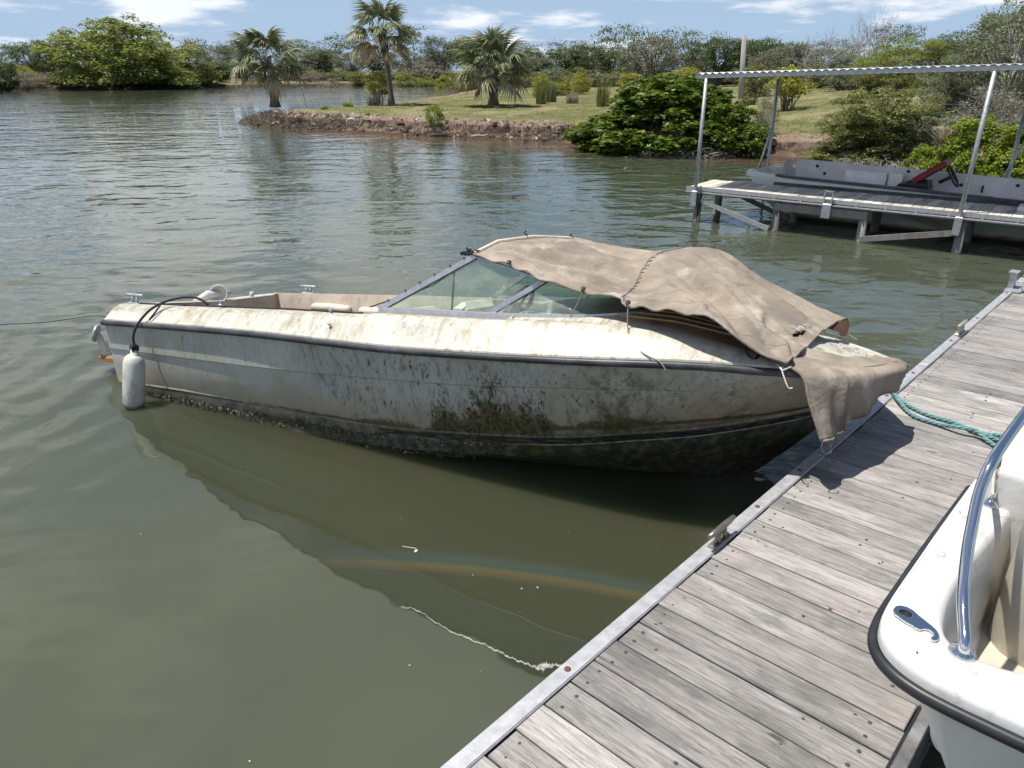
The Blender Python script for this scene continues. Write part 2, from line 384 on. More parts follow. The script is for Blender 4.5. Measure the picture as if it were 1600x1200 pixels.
def m_foliage(name, dark, light, dead=(.20, .15, .07), deadamt=.06, gloss=.5, trans=.3, back=None):
    dark = tuple(v * 1.7 for v in dark); light = tuple(v * 1.25 for v in light); gloss = max(gloss, .42)
    g = G(name); r = g.island(); o = g.obj()
    c = g.mix(r, dark, light)
    c = g.mix(g.math('MULTIPLY', g.step(g.noise(o, 1.1, 3), .4, .65), .55), c, light)
    c = g.mix(g.step(g.math('FRACT', g.math('MULTIPLY', r, 17.3)), 1 - deadamt, 1.0 - deadamt * .5), c, dead)
    g.set(color=c, rough=gloss); g.put(g.b.inputs['Specular IOR Level'], .22)
    tr = g.n.new('ShaderNodeBsdfTranslucent'); g.l.new(g.mix(.5, c, light), tr.inputs[0])
    mx = g.n.new('ShaderNodeMixShader'); mx.inputs[0].default_value = trans
    g.l.new(g.b.outputs[0], mx.inputs[1]); g.l.new(tr.outputs[0], mx.inputs[2]); g.l.new(mx.outputs[0], g.out.inputs[0])
    return g.m
def m_glass():
    g = G('dusty_tinted_glass'); o = g.obj()
    t = g.n.new('ShaderNodeBsdfTransparent'); t.inputs[0].default_value = (.66, .83, .76, 1)
    gl = g.n.new('ShaderNodeBsdfGlossy'); gl.inputs['Roughness'].default_value = .03; gl.inputs[0].default_value = (.9, 1, .97, 1)
    fr = g.n.new('ShaderNodeFresnel'); fr.inputs[0].default_value = 1.5
    m1 = g.n.new('ShaderNodeMixShader'); g.l.new(fr.outputs[0], m1.inputs[0]); g.l.new(t.outputs[0], m1.inputs[1]); g.l.new(gl.outputs[0], m1.inputs[2])
    df = g.n.new('ShaderNodeBsdfDiffuse'); df.inputs[0].default_value = (.50, .57, .50, 1)
    dirt = g.math('ADD', .10, g.math('MULTIPLY', g.step(g.noise(g.mapping(o, (2, 2, 3)), 2.5, 6, .7), .4, .75), .26))
    dirt = g.math('ADD', dirt, g.math('MULTIPLY', g.step(g.noise(o, 48, 2), .70, .74), .5))
    m2 = g.n.new('ShaderNodeMixShader'); g.l.new(dirt, m2.inputs[0]); g.l.new(m1.outputs[0], m2.inputs[1]); g.l.new(df.outputs[0], m2.inputs[2])
    g.l.new(m2.outputs[0], g.out.inputs[0]); return g.m

M = {}
M['hull'] = m_gelcoat()
M['deck'] = m_deckgel('lichen_stained_shaded_deck')
M['liner'] = m_deckgel('cockpit_liner', .8, (.56, .47, .39))
M['canvas'] = m_canvas()
M['drape'] = m_canvas()
M['wood'] = m_wood('weathered_deck_board')
M['woodtan'] = m_wood('sunbleached_tan_board', (.78, .70, .60), (.46, .40, .33), (.62, .52, .42))
M['wood2'] = m_wood('weathered_timber', (.32, .30, .28), (.15, .14, .13), (.26, .2, .16))
M['alu'] = simple('weathered_aluminium', (.50, .50, .51), .5, .45, .16, 22, .001)
M['galv'] = simple('galvanised_steel', (.46, .48, .50), .5, .6, .2, 20)
M['frame'] = simple('anodised_frame', (.50, .50, .53), .36, .55, .14, 25)
M['chrome'] = simple('polished_stainless', (.72, .71, .70), .07, 1, .05, 5)
M['rubber'] = simple('black_rubber', (.022, .023, .026), .42, 0, .4, 12)
M['rubberg'] = simple('grey_black_rub_rail', (.06, .063, .07), .45, 0, .5, 6)
M['rope'] = simple('black_rope', (.015, .015, .017), .7, 0, .3, 60, .002)
M['teal'] = simple('faded_teal_rope', (.16, .30, .30), .85, 0, .28, 45, .003)
M['vinyl'] = simple('cream_vinyl', (.68, .62, .50), .5, 0, .15, 6)
M['fender'] = simple('dirty_white_fender', (.62, .60, .55), .5, 0, .22, 7)
M['dark'] = simple('dark_plastic', (.02, .02, .022), .45, 0, .3, 10)
M['rust'] = simple('rusty_screw', (.16, .07, .045), .8, 0, .4, 60)
M['boatwhite'] = m_deckgel('white_gelcoat', .42, (.66, .655, .64))
M['cream'] = m_deckgel('cream_gelcoat', .15, (.62, .565, .46))
M['boatside'] = simple('white_gelcoat_side', (.72, .73, .72), .25, 0, .05, 3)
M['skiffgrey'] = simple('pale_grey_gelcoat', (.72, .68, .68), .5, 0, .14, 3)
M['skiffhull'] = simple('chalky_hull', (.42, .46, .44), .5, 0, .15, 3)
M['red'] = simple('faded_red_vinyl', (.26, .012, .02), .5, 0, .2, 8)
M['orange'] = simple('tan_orange', (.26, .15, .06), .6)
M['blue'] = simple('dark_blue_cowling', (.018, .020, .045), .4)
M['trunk'] = simple('grey_bark', (.19, .165, .14), .9, 0, .4, 14, .02)
M['darkbark'] = simple('dark_bark', (.075, .062, .05), .9, 0, .4, 10, .02)
M['twig'] = simple('bleached_twigs', (.36, .33, .31), .9, 0, .3, 10)
M['palmtrunk'] = simple('palm_trunk', (.20, .165, .14), .95, 0, .45, 25, .03)
M['deadfrond'] = m_foliage('dead_frond', (.20, .15, .09), (.42, .34, .22), deadamt=.0, trans=.2)
M['frond'] = m_foliage('palm_frond', (.05, .065, .03), (.23, .25, .14), (.40, .34, .2), .10, .38, .22)
M['frondtan'] = m_foliage('drying_palm_frond', (.10, .10, .05), (.42, .38, .24), (.4, .3, .2), .1, .45, .2)
M['mangrove'] = m_foliage('mangrove_leaf', (.012, .024, .004), (.13, .19, .020), (.24, .22, .03), .05, .25, .32)
M['mangrove2'] = m_foliage('young_mangrove_leaf', (.07, .11, .012), (.22, .28, .03), (.4, .34, .04), .10, .3, .35)
M['olive'] = m_foliage('olive_bush_leaf', (.045, .058, .018), (.21, .23, .065), (.28, .22, .09), .10, .4, .3)
M['lime'] = m_foliage('light_green_tree_leaf', (.085, .11, .022), (.26, .29, .075), (.3, .26, .08), .05, .5, .38)
M['oak'] = m_foliage('dark_oak_leaf', (.026, .042, .014), (.115, .155, .050), (.14, .12, .07), .06, .5, .22)
M['mossy'] = m_foliage('grey_mossy_leaf', (.09, .09, .07), (.24, .235, .17), (.22, .25, .09), .25, .7, .25)
M['greygreen'] = m_foliage('grey_green_leaf', (.055, .07, .035), (.165, .195, .10), (.26, .23, .16), .18, .6, .25)
M['yellow'] = m_foliage('yellow_green_leaf', (.10, .12, .02), (.32, .31, .05), (.40, .30, .06), .1, .5, .38)
M['scrub'] = m_foliage('dry_scrub', (.14, .11, .085), (.32, .27, .21), (.2, .2, .06), .18, .8, .2)
M['drygrass'] = m_foliage('dry_grass', (.22, .17, .12), (.42, .35, .26), (.14, .15, .05), .2, .8, .2)
M['grassblade'] = m_foliage('grass_blade', (.09, .10, .03), (.24, .24, .09), (.34, .29, .17), .25, .7, .3)
M['white'] = simple('white_panel', (.86, .85, .83), .4, 0, .08, 6)
M['clad'] = simple('roof_panel_top', (.62, .64, .64), .35, .3, .1, 5)
M['under'] = simple('roof_underside', (.34, .27, .21), .7, 0, .15, 4)
M['pole'] = simple('bleached_utility_pole', (.33, .31, .29), .9, 0, .2, 20)
M['glass'] = m_glass()

# ------------------------------------------------------------------ terrain and water
SHORE = [(60, -60), (40, -10), (26, 6), (17, 13.5), (12.4, 17.9), (10.4, 20.0), (9.2, 21.3), (8.4, 22.5), (6.9, 23.6), (4.3, 24.8), (3.0, 26.1), (1.2, 28.3),
         (-2.5, 30.5), (-6.9, 33.1), (-9.0, 34.3), (-10.8, 35.7), (-12.6, 37.3), (-13.9, 39.2), (-14.0, 40.6), (-12.6, 42.0), (-11.0, 43.0), (-9.6, 46.5), (-8.2, 54), (-6.2, 70), (-4.6, 95), (-6.5, 125),
         (-12, 137), (-30, 129), (-39.5, 121), (-46, 113), (-55, 109), (-66, 103), (-78, 92), (-110, 75), (-300, 30), (-1500, -50),
         (-1700, 2600), (1700, 2600), (1700, -60)]
def shore_sd(X, Y):
    """signed distance to the shoreline, positive on land"""
    P = np.array(SHORE, float); Q = np.roll(P, -1, axis=0)
    d = np.full(X.shape, 1e9); inside = np.zeros(X.shape, bool)
    for (ax, ay), (bx, by) in zip(P, Q):
        ex, ey = bx - ax, by - ay
        t = np.clip(((X - ax) * ex + (Y - ay) * ey) / (ex * ex + ey * ey), 0, 1)
        d = np.minimum(d, np.hypot(X - ax - t * ex, Y - ay - t * ey))
        c = ((ay > Y) != (by > Y)) & (X < (bx - ax) * (Y - ay) / (by - ay + 1e-12) + ax)
        inside ^= c
    return np.where(inside, d, -d)
def fnoise(X, Y, s, seed=0):
    r = np.random.default_rng(seed); out = np.zeros_like(X, float)
    for k in range(7):
        a = r.uniform(0, 2 * pi); f = s * 1.55 ** k; ph = r.uniform(0, 6.3, 2)
        out += np.sin((X * cos(a) + Y * sin(a)) * f + ph[0] + 1.7 * np.sin((X * sin(a) - Y * cos(a)) * f * .6 + ph[1])) / 1.5 ** k
    return out / 2.6
def ground_h(X, Y):
    X = np.asarray(X, float); Y = np.asarray(Y, float)
    sd = shore_sd(X, Y) + .30 * fnoise(X, Y, .55, 1) + .22 * fnoise(X, Y, 1.9, 11) + .10 * fnoise(X, Y, 5, 5)
    scarp = .80 + .42 * fnoise(X, Y, 1.1, 2)
    h = np.where(sd < 0, np.maximum(sd * .35, -1.2), 0)
    h = h + np.clip(sd, 0, 1.0) * .24
    t = np.clip((sd - scarp) / .28, 0, 1); h = h + t * t * (3 - 2 * t) * .27
    t = np.clip((sd - scarp - .3) / 3.0, 0, 1); h = h + t * .20
    h = h + np.where(sd > 0, .035 * fnoise(X, Y, 3.5, 3) + .02 * fnoise(X, Y, 11, 4), 0)
    t = np.clip((sd - 8) / 60, 0, 1); h = h + t * .5
    # raised ground behind the right-hand shore
    t = np.clip((X - 9 - .15 * (Y - 20)) / 10, 0, 1) * np.clip((sd - 2) / 8, 0, 1) * np.clip((70 - Y) / 40, 0, 1); h = h + t * 1.3
    return h
def ground_z(x, y): return float(ground_h(np.array([x]), np.array([y]))[0])

def build_terrain():
    ang = np.radians(np.linspace(-78, 78, 700))
    r = np.concatenate([np.geomspace(9, 19, 20)[:-1], np.arange(19, 46, .11), np.geomspace(46, 150, 110)[1:], np.geomspace(150, 2400, 50)[1:]])
    A, R = np.meshgrid(ang, r); X = R * np.sin(A); Y = R * np.cos(A); Z = ground_h(X, Y)
    m, n = A.shape
    co = np.stack([X, Y, Z], -1).reshape(-1, 3)
    i = np.arange(m - 1)[:, None] * n + np.arange(n - 1)[None]
    f = np.stack([i, i + 1, i + n + 1, i + n], -1).reshape(-1, 4)
    keep = (Z.reshape(-1)[f] > -.7).any(1); f = f[keep]
    me = bpy.data.meshes.new('ground'); me.vertices.add(len(co)); me.vertices.foreach_set('co', co.ravel())
    me.loops.add(f.size); me.loops.foreach_set('vertex_index', f[:, ::-1].ravel()); me.polygons.add(len(f))
    me.polygons.foreach_set('loop_start', np.arange(len(f)) * 4); me.update(calc_edges=True); me.validate()
    me.polygons.foreach_set('use_smooth', [True] * len(me.polygons))
    g = G('shore_ground'); p = g.pos(); x, y, z = g.sep(p); nx, ny, nz = g.sep(g.nrm())
    n1 = g.noise(p, .9, 6, .65); n2 = g.noise(p, 7, 6, .7); n3 = g.noise(p, .12, 3)
    grass = g.mix(g.step(n1, .36, .62), (.115, .13, .042), (.20, .185, .085)); grass = g.mix(g.math('MULTIPLY', g.step(n2, .4, .7), .6), grass, (.075, .09, .03))
    grass = g.mix(g.math('MULTIPLY', g.step(g.noise(p, .35, 4, .6), .50, .62), .65), grass, (.29, .25, .15))
    mud = g.mix(g.step(g.noise(p, 3.5, 6, .7), .35, .65), (.075, .052, .037), (.205, .15, .11))
    far = g.step(y, 70, 85)
    mud = g.mix(g.step(z, .10, .02), mud, (.075, .050, .034)); mud = g.mix(g.math('MULTIPLY', g.step(g.noise(p, 1.4, 5, .7), .50, .60), g.step(z, .12, .22)), mud, (.05, .035, .026)); mud = g.mix(far, mud, (.045, .038, .026))
    sand = g.mix(g.step(n2, .45, .6), (.20, .155, .115), (.46, .42, .37)); sand = g.mix(g.math('MULTIPLY', g.step(g.noise(p, .55, 3), .50, .62), .9), (.19, .145, .10), sand); sand = g.mix(far, sand, (.07, .065, .04))
    zz = g.math('ADD', z, g.math('MULTIPLY', g.math('SUBTRACT', n1, .5), .22))
    c = g.mix(g.step(zz, .42, .50), mud, sand)
    c = g.mix(g.math('MULTIPLY', g.step(g.noise(p, 2.2, 5, .7), .40, .58), g.math('MULTIPLY', g.step(zz, .40, .48), g.step(zz, .66, .56))), c, (.27, .19, .155))
    c = g.mix(g.step(g.math('ADD', zz, g.math('MULTIPLY', g.math('SUBTRACT', g.noise(p, 1.6, 5), .5), .3)), .53, .63), c, grass)
    g.set(color=c, rough=.95, normal=g.bump(g.math('ADD', n2, g.noise(p, 26, 4)), .7, .05)); g.put(g.b.inputs['Specular IOR Level'], .1)
    me.materials.append(g.m); o = bpy.data.objects.new('ground', me); COL.objects.link(o); tag(o, kind='structure')
build_terrain()

def build_water():
    mb = MB(); R = 2600
    mb.add([(-R, -60, 0), (R, -60, 0), (R, R, 0), (-R, R, 0)], [(0, 1, 2, 3)])
    g = G('murky_green_water'); p = g.pos(); x, y, z = g.sep(p)
    dist = g.math('SQRT', g.math('ADD', g.math('MULTIPLY', x, x), g.math('MULTIPLY', y, y)))
    # calm in the lee of the docks, rippled further out
    calm = g.math('ADD', g.math('ADD', dist, g.math('MULTIPLY', x, .10)), g.math('MULTIPLY', g.math('SUBTRACT', g.noise(p, .35, 2), .5), 2.5))
    patch = g.step(g.noise(g.mapping(p, (1, 1.6, 1)), .16, 3, .6), .35, .65, .55, 1.25)
    amp = g.math('MULTIPLY', g.math('ADD', g.math('ADD', g.step(calm, 4.6, 8.5, .10, .75), g.math('MULTIPLY', g.step(x, .9, 1.5), .45)), g.step(dist, 8, 30, 0, .45)), patch)
    # slick beside the derelict boat, edged by a wavering scum line
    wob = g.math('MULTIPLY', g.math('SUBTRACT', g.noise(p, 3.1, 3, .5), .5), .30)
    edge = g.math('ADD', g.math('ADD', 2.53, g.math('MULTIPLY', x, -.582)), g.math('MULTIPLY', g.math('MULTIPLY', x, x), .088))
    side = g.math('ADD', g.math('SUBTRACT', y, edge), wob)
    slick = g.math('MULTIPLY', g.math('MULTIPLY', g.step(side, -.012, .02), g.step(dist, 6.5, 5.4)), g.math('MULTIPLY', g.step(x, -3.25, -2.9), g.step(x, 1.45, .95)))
    base = g.mix(g.step(g.noise(p, .5, 3), .35, .65), (.077, .084, .056), (.066, .077, .054))
    base = g.mix(g.step(dist, 6, 16), base, (.058, .070, .044))
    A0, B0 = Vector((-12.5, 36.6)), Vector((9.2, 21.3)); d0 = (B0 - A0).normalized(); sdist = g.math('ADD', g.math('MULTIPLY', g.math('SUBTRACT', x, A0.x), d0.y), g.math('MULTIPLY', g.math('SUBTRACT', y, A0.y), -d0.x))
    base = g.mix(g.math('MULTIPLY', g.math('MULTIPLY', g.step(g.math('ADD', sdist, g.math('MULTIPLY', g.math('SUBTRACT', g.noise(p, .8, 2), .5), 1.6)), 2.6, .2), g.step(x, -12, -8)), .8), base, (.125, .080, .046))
    base = g.mix(g.math('MULTIPLY', slick, .8), base, (.034, .037, .019))  # film tint, darkened further to paint in the boat's shade on the water
    # oil sheen inside the slick, its rainbow tint painted into the base colour
    q = g.math('SUBTRACT', g.math('ADD', g.math('ADD', y, g.math('MULTIPLY', x, .2)), g.math('MULTIPLY', g.math('MULTIPLY', x, x), .10)), 3.15)
    band = g.math('MULTIPLY', slick, g.step(x, -1.6, -.3))
    for q0, wd, amt, col in ((-.035, .05, .22, (.16, .10, .045)), (.0, .04, .20, (.15, .14, .06)), (.06, .09, .30, (.05, .085, .085))):
        base = g.mix(g.math('MULTIPLY', g.math('MULTIPLY', g.step(g.math('ABSOLUTE', g.math('SUBTRACT', q, q0)), wd, .0), band), amt), base, col)
    speck = g.step(g.noise(p, 60, 1, .4), .825, .835)
    base = g.mix(g.math('MULTIPLY', speck, .7), base, (.55, .55, .5))
    # waves
    w1 = g.noise(g.mapping(p, (1.0, 1.25, 1), rot=(0, 0, radians(-20))), 1.9, 2, .45, .5)
    w2 = g.noise(g.mapping(p, (1.0, 1.2, 1), rot=(0, 0, radians(18))), 8.0, 1.5, .5, .3)
    w0 = g.noise(g.mapping(p, (1.0, 2.0, 1), rot=(0, 0, radians(-30))), .75, 2, .5)
    wr = g.n.new('ShaderNodeTexWave'); wr.wave_type = 'RINGS'; wr.rings_direction = 'Z'
    g.l.new(g.mapping(p, (1, 1, 1), (6.5, -6.0, 0)), wr.inputs[0]); wr.inputs['Scale'].default_value = .9; wr.inputs['Distortion'].default_value = 2.2; wr.inputs['Detail'].default_value = 2; wr.inputs['Detail Scale'].default_value = .6
    ringm = g.step(g.math('SQRT', g.math('ADD', g.math('POWER', g.math('ADD', x, 6.5), 2), g.math('POWER', g.math('SUBTRACT', y, 6.0), 2))), 6.5, 1.5)
    w3 = g.noise(g.mapping(p, (.9, 1.25, 1), rot=(0, 0, radians(-14))), .9, 2, .5, .5)
    h = g.math('ADD', g.math('ADD', g.math('MULTIPLY', w1, .025), g.math('MULTIPLY', w2, .0042)), g.math('MULTIPLY', w3, g.step(dist, 6, 22, .02, .045)))
    h = g.math('MULTIPLY', h, amp)
    h = g.math('ADD', h, g.math('MULTIPLY', w0, .030))
    h = g.math('ADD', h, g.math('MULTIPLY', g.math('MULTIPLY', wr.outputs[0], ringm), .0045))
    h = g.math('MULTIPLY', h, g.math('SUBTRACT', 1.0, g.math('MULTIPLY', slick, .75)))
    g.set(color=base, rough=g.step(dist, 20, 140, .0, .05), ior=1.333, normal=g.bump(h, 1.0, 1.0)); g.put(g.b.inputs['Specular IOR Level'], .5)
    g.b.subsurface_method = 'BURLEY'; g.put(g.b.inputs['Subsurface Weight'], 1.0); g.b.inputs['Subsurface Radius'].default_value = (.26, .34, .22); g.b.inputs['Subsurface Scale'].default_value = 1.0
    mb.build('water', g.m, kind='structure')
build_water()
def scum():
    C = crom([(-.55, 2.87), (-.47, 2.85), (-.30, 2.71), (-.12, 2.61), (0, 2.53), (.06, 2.50), (.11, 2.475), (.16, 2.485), (.24, 2.49), (.37, 2.50), (.52, 2.50)], 160); r = random.Random(2); mb = MB(); rows = []
    for i, (x, y) in enumerate(C):
        t = i / 159; w = (.0022 + .004 * t + .016 * math.exp(-((t - .66) / .06) ** 2)) * r.uniform(.6, 1.5); o = .004 * sin(i * .7) + .003 * sin(i * 1.9)
        rows.append([(x, y + o - w, .004), (x, y + o + w, .004)])
    mb.grid(rows, False, flip=True); mb.build('floating_scum', simple('pale_scum', (.30, .30, .26), .8, 0, .5, 60), kind='stuff')
    mb = MB()
    for (px, py, s_) in ((650, 861, .014), (840, 918, .006), (815, 920, .005), (640, 1040, .004), (390, 1190, .005), (220, 835, .004)):
        p = at_z(px, py, .006); mb.box(p, (s_, s_ * 1.6, .006), 0, Matrix.Rotation(px, 3, 'Z'))
    p = at_z(642, 857, .006); mb.bar(p - Vector((.05, -.02, 0)), p + Vector((.03, 0, 0)), .003, .003)
    mb.build('floating_bits', simple('pale_flotsam', (.6, .58, .5), .8), kind='stuff')
scum()

# ------------------------------------------------------------------ plants
def leaf_mesh(name, C, N, size, aspect=1.9, fold=.0, seed=0):
    """C centres, N unit normals -> one diamond leaf each"""
    r = np.random.default_rng(seed); n = len(C)
    sz = size * r.uniform(.6, 1.35, n)[:, None]
    t = r.normal(size=(n, 3)); t -= (t * N).sum(1, keepdims=True) * N; t /= np.linalg.norm(t, axis=1, keepdims=True) + 1e-9
    b = np.cross(N, t)
    v = np.stack([C - t * sz * .5, C + b * sz * .5 / aspect + N * sz * .06, C + t * sz * .5, C - b * sz * .5 / aspect + N * sz * .06], 1).reshape(-1, 3)
    return v
def quads_mesh(name, v):
    n = len(v) // 4; me = bpy.data.meshes.new(name); me.vertices.add(len(v)); me.vertices.foreach_set('co', v.ravel().astype(np.float32))
    me.loops.add(n * 4); me.loops.foreach_set('vertex_index', np.arange(n * 4)); me.polygons.add(n)
    me.polygons.foreach_set('loop_start', np.arange(n) * 4); me.update(calc_edges=True); return me
def tree_meshes(key, seed, nclump, nleaf, leaf, clump=.16, low=.12, stems=1, shape='dome', spread=.5, branch=.022, sub=3, flat=1.0, inner=.45, droop=0., aspect=1.9, up=.35):
    """unit plant: height 1, width 1; returns (wood mesh, leaf mesh)"""
    r = np.random.default_rng(seed); rr = random.Random(seed)
    cs = []
    tries = 0
    while len(cs) < nclump and tries < 9000:
        tries += 1
        d = r.normal(size=3); d /= np.linalg.norm(d); rad = r.uniform(inner, 1.0) ** .6
        p = d * rad
        if shape == 'dome':
            q = np.array([p[0] * spread, p[1] * spread, low + (1 - low - clump * .6) * (p[2] * .5 + .5)])
            w = 1.0 - .35 * max(0, (.45 - q[2])) * (1 if low > .15 else 0)
            q[:2] *= w
        else:   # mound: a half ellipsoid standing on the ground
            q = np.array([p[0] * spread, p[1] * spread, abs(p[2]) * (1 - clump * .7)])
        q[:2] *= 1 + .16 * sin(q[2] * 9 + seed) ; q[2] *= 1 - .10 * r.random()
        cs.append(q)
    cs = np.array(cs)
    C, N = [], []
    per = max(3, nleaf // len(cs))
    for c in cs:
        k = int(per * r.uniform(.5, 1.5)); d = r.normal(size=(k, 3)); d /= np.linalg.norm(d, axis=1, keepdims=True)
        d[:, 2] = np.where(d[:, 2] < -.3, -d[:, 2] * .5, d[:, 2])
        rad = clump * r.uniform(.6, 1.25) * r.uniform(.35, 1.0, (k, 1)) ** .5
        p = c + d * rad * np.array([1.0, 1.0, .72 * flat])
        if droop: p[:, 2] -= droop * r.random(k) ** 2
        nn = d * .6 + r.normal(size=(k, 3)) * .55; nn[:, 2] += up; nn /= np.linalg.norm(nn, axis=1, keepdims=True)
        C.append(p); N.append(nn)
    C = np.concatenate(C); N = np.concatenate(N); ok = C[:, 2] > .005; C, N = C[ok], N[ok]
    lm = quads_mesh(key + '_leaves', leaf_mesh(key, C, N, leaf, aspect, seed=seed))
    mb = MB(); bases = [Vector((rr.uniform(-.06, .06) * (stems > 1) * 2, rr.uniform(-.06, .06) * (stems > 1) * 2, -.02)) for _ in range(stems)]
    order = list(range(len(cs))); rr.shuffle(order)
    for i in order[:int(min(len(cs), 14 + 8 * sub))]:
        b = rr.choice(bases); e = Vector(cs[i]); k = rr.uniform(.18, .5)
        m1 = b.lerp(e, .35) ; m1.z = b.z + (e.z - b.z) * (.42 + .2 * rr.random()); m1.xy = b.xy.lerp(e.xy, .22 + .1 * rr.random())
        m2 = b.lerp(e, .7); m2 += Vector((rr.uniform(-.05, .05), rr.uniform(-.05, .05), rr.uniform(-.02, .05)))
        mb.tube([b, m1, m2, e], [branch, branch * .7, branch * .38, branch * .1], 5, False)
        for _ in range(sub):
            t = e + Vector((rr.gauss(0, 1), rr.gauss(0, 1), rr.gauss(.3, .8))) * clump * .8
            s0 = m2.lerp(e, rr.random()); mb.tube([s0, s0.lerp(t, .5) + Vector((0, 0, .01)), t], [branch * .28, branch * .18, branch * .06], 3, False)
    if stems == 1 and shape == 'dome':
        mb.tube([(0, 0, -.02), (0.01, .0, low * .6), (.0, .01, low * 1.3 + .1)], [branch * 1.7, branch * 1.35, branch], 8, False)
    return mb.mesh(key + '_wood'), lm
def bare_meshes(key, seed, levels=5, spread=.5):
    rr = random.Random(seed); mb = MB()
    def grow(p, d, L, r, lev):
        q = p + d * L * .55 + Vector((rr.gauss(0, 1), rr.gauss(0, 1), 0)) * L * .06; e = q + (d + Vector((rr.gauss(0, .2), rr.gauss(0, .2), .1))).normalized() * L * .5
        mb.tube([p, q, e], [r, r * .8, r * .6], 4 if lev < 2 else 3, False)
        if lev >= levels: return
        for k in range(3 if lev < 3 else 2):
            nd = (d + Vector((rr.gauss(0, .62), rr.gauss(0, .62), rr.gauss(.12, .35)))).normalized()
            grow(e if k else q, nd, L * rr.uniform(.62, .82), r * .6, lev + 1)
    for k in range(4): grow(Vector((0, 0, 0)), Vector((rr.gauss(0, .38), rr.gauss(0, .38), 1)).normalized(), .30, .012, 0)
    me = mb.mesh(key); z = max(v.co.z for v in me.vertices); x = max(abs(v.co.x) for v in me.vertices)
    for v in me.vertices: v.co.z /= z; v.co.x *= .5 / x; v.co.y *= .5 / x
    return me
def tuft_mesh(key, seed, n, spread, h, w, lean=.5, seg=3):
    """grass or reed clump: arching blades"""
    r = np.random.default_rng(seed); V = []
    for _ in range(n):
        a = r.uniform(0, 2 * pi); b = np.array([cos(a), sin(a), 0]) * spread * r.random() ** .6; o = r.uniform(0, 2 * pi)
        d = np.array([cos(o), sin(o), 0]) * lean * r.random(); s = np.array([-sin(o), cos(o), 0]) * w * .5; hh = h * r.uniform(.5, 1)
        pts = [b + d * hh * t * t + np.array([0, 0, hh * (t - .25 * lean * t * t)]) for t in np.linspace(0, 1, seg + 1)]
        for k in range(seg):
            w0 = 1 - k / seg; w1 = max(.05, 1 - (k + 1) / seg); V += [pts[k] - s * w0, pts[k] + s * w0, pts[k + 1] + s * w1, pts[k + 1] - s * w1]
    return quads_mesh(key, np.array(V))
def twig_mesh(key, seed, n, spread, h, r0):
    rr = random.Random(seed); mb = MB()
    for _ in range(n):
        a = rr.uniform(0, 6.28); b = Vector((cos(a) * spread[0] * rr.random(), sin(a) * spread[1] * rr.random(), -.05))
        d = Vector((rr.gauss(0, .6), rr.gauss(0, .6), rr.uniform(.2, 1))).normalized(); p = b; pts = [p]
        L = h * rr.uniform(.4, 1.2)
        for k in range(4):
            d = (d + Vector((rr.gauss(0, .45), rr.gauss(0, .45), rr.gauss(-.1, .4)))).normalized(); p = p + d * L / 4; pts.append(p.copy())
        mb.tube(pts, [r0, r0 * .85, r0 * .7, r0 * .5, r0 * .25], 4, False)
    return mb.mesh(key)

TM = {}
def T(key, **k):
    TM[key] = tree_meshes(key, **k)
T('lime_a', seed=3, nclump=420, nleaf=40000, leaf=.024, clump=.062, low=.0, stems=9, spread=.47, branch=.005, sub=3, inner=.35, shape='mound', flat=2.3)
T('oak_a', seed=5, nclump=75, nleaf=7500, leaf=.032, clump=.14, low=.16, stems=2, spread=.44, branch=.022)
T('oak_b', seed=6, nclump=60, nleaf=7000, leaf=.034, clump=.16, low=.10, stems=1, spread=.42, branch=.026)
T('moss_a', seed=8, nclump=90, nleaf=8500, leaf=.028, clump=.11, low=.06, stems=3, spread=.45, branch=.014, sub=5, droop=.12, inner=.35)
T('bush_a', seed=9, nclump=50, nleaf=4500, leaf=.045, clump=.17, low=.0, stems=5, spread=.42, branch=.012, shape='mound')
T('bush_b', seed=10, nclump=40, nleaf=4200, leaf=.05, clump=.20, low=.0, stems=5, spread=.40, branch=.012, shape='mound')
T('scrub_a', seed=11, nclump=60, nleaf=3800, leaf=.030, clump=.15, low=.0, stems=8, spread=.44, branch=.008, shape='mound', sub=8)
T('shrub_y', seed=12, nclump=34, nleaf=2000, leaf=.06, clump=.15, low=.22, stems=6, spread=.42, branch=.012, sub=2)
TM['bare_a'] = (bare_meshes('bare_tree_a', 21), None)
TM['bare_b'] = (bare_meshes('bare_tree_b', 25), None)

def put_mat(o, m):
    if o.data.materials: o.material_slots[0].link = 'OBJECT'; o.material_slots[0].material = m
    else:
        o.data.materials.append(m); o.material_slots[0].link = 'OBJECT'; o.material_slots[0].material = m
def plant(name, key, px, top, w, d, leafmat, woodmat, label, cat='tree', group=None, base=None, rz=None, deep=None):
    """px: photo column of the trunk, top: photo row of the crown's top, w: width in photo pixels, d: distance"""
    x = at_d(px, HORIZON, d).x; z0 = ground_z(x, d) if base is None else base
    dist = sqrt(x * x + d * d); h = at_d(px, top, d).z - z0; wm = w * d / FPX * 1.0
    e = empty(name, (x, d, z0 - .02), label, cat, group)
    e.rotation_euler = (0, 0, random.uniform(0, 6.28) if rz is None else rz); e.scale = (wm, deep if deep else wm, h)
    wd, lf = TM[key]
    if wd is not None: o = link_mesh('trunk' if cat == 'tree' else 'stems', wd, e); put_mat(o, woodmat)
    if lf is not None: o = link_mesh('crown' if cat == 'tree' else 'foliage', lf, e); put_mat(o, leafmat)
    return e

ORD = ['first', 'second', 'third', 'fourth', 'fifth', 'sixth', 'seventh', 'eighth', 'ninth', 'tenth', 'eleventh', 'twelfth']
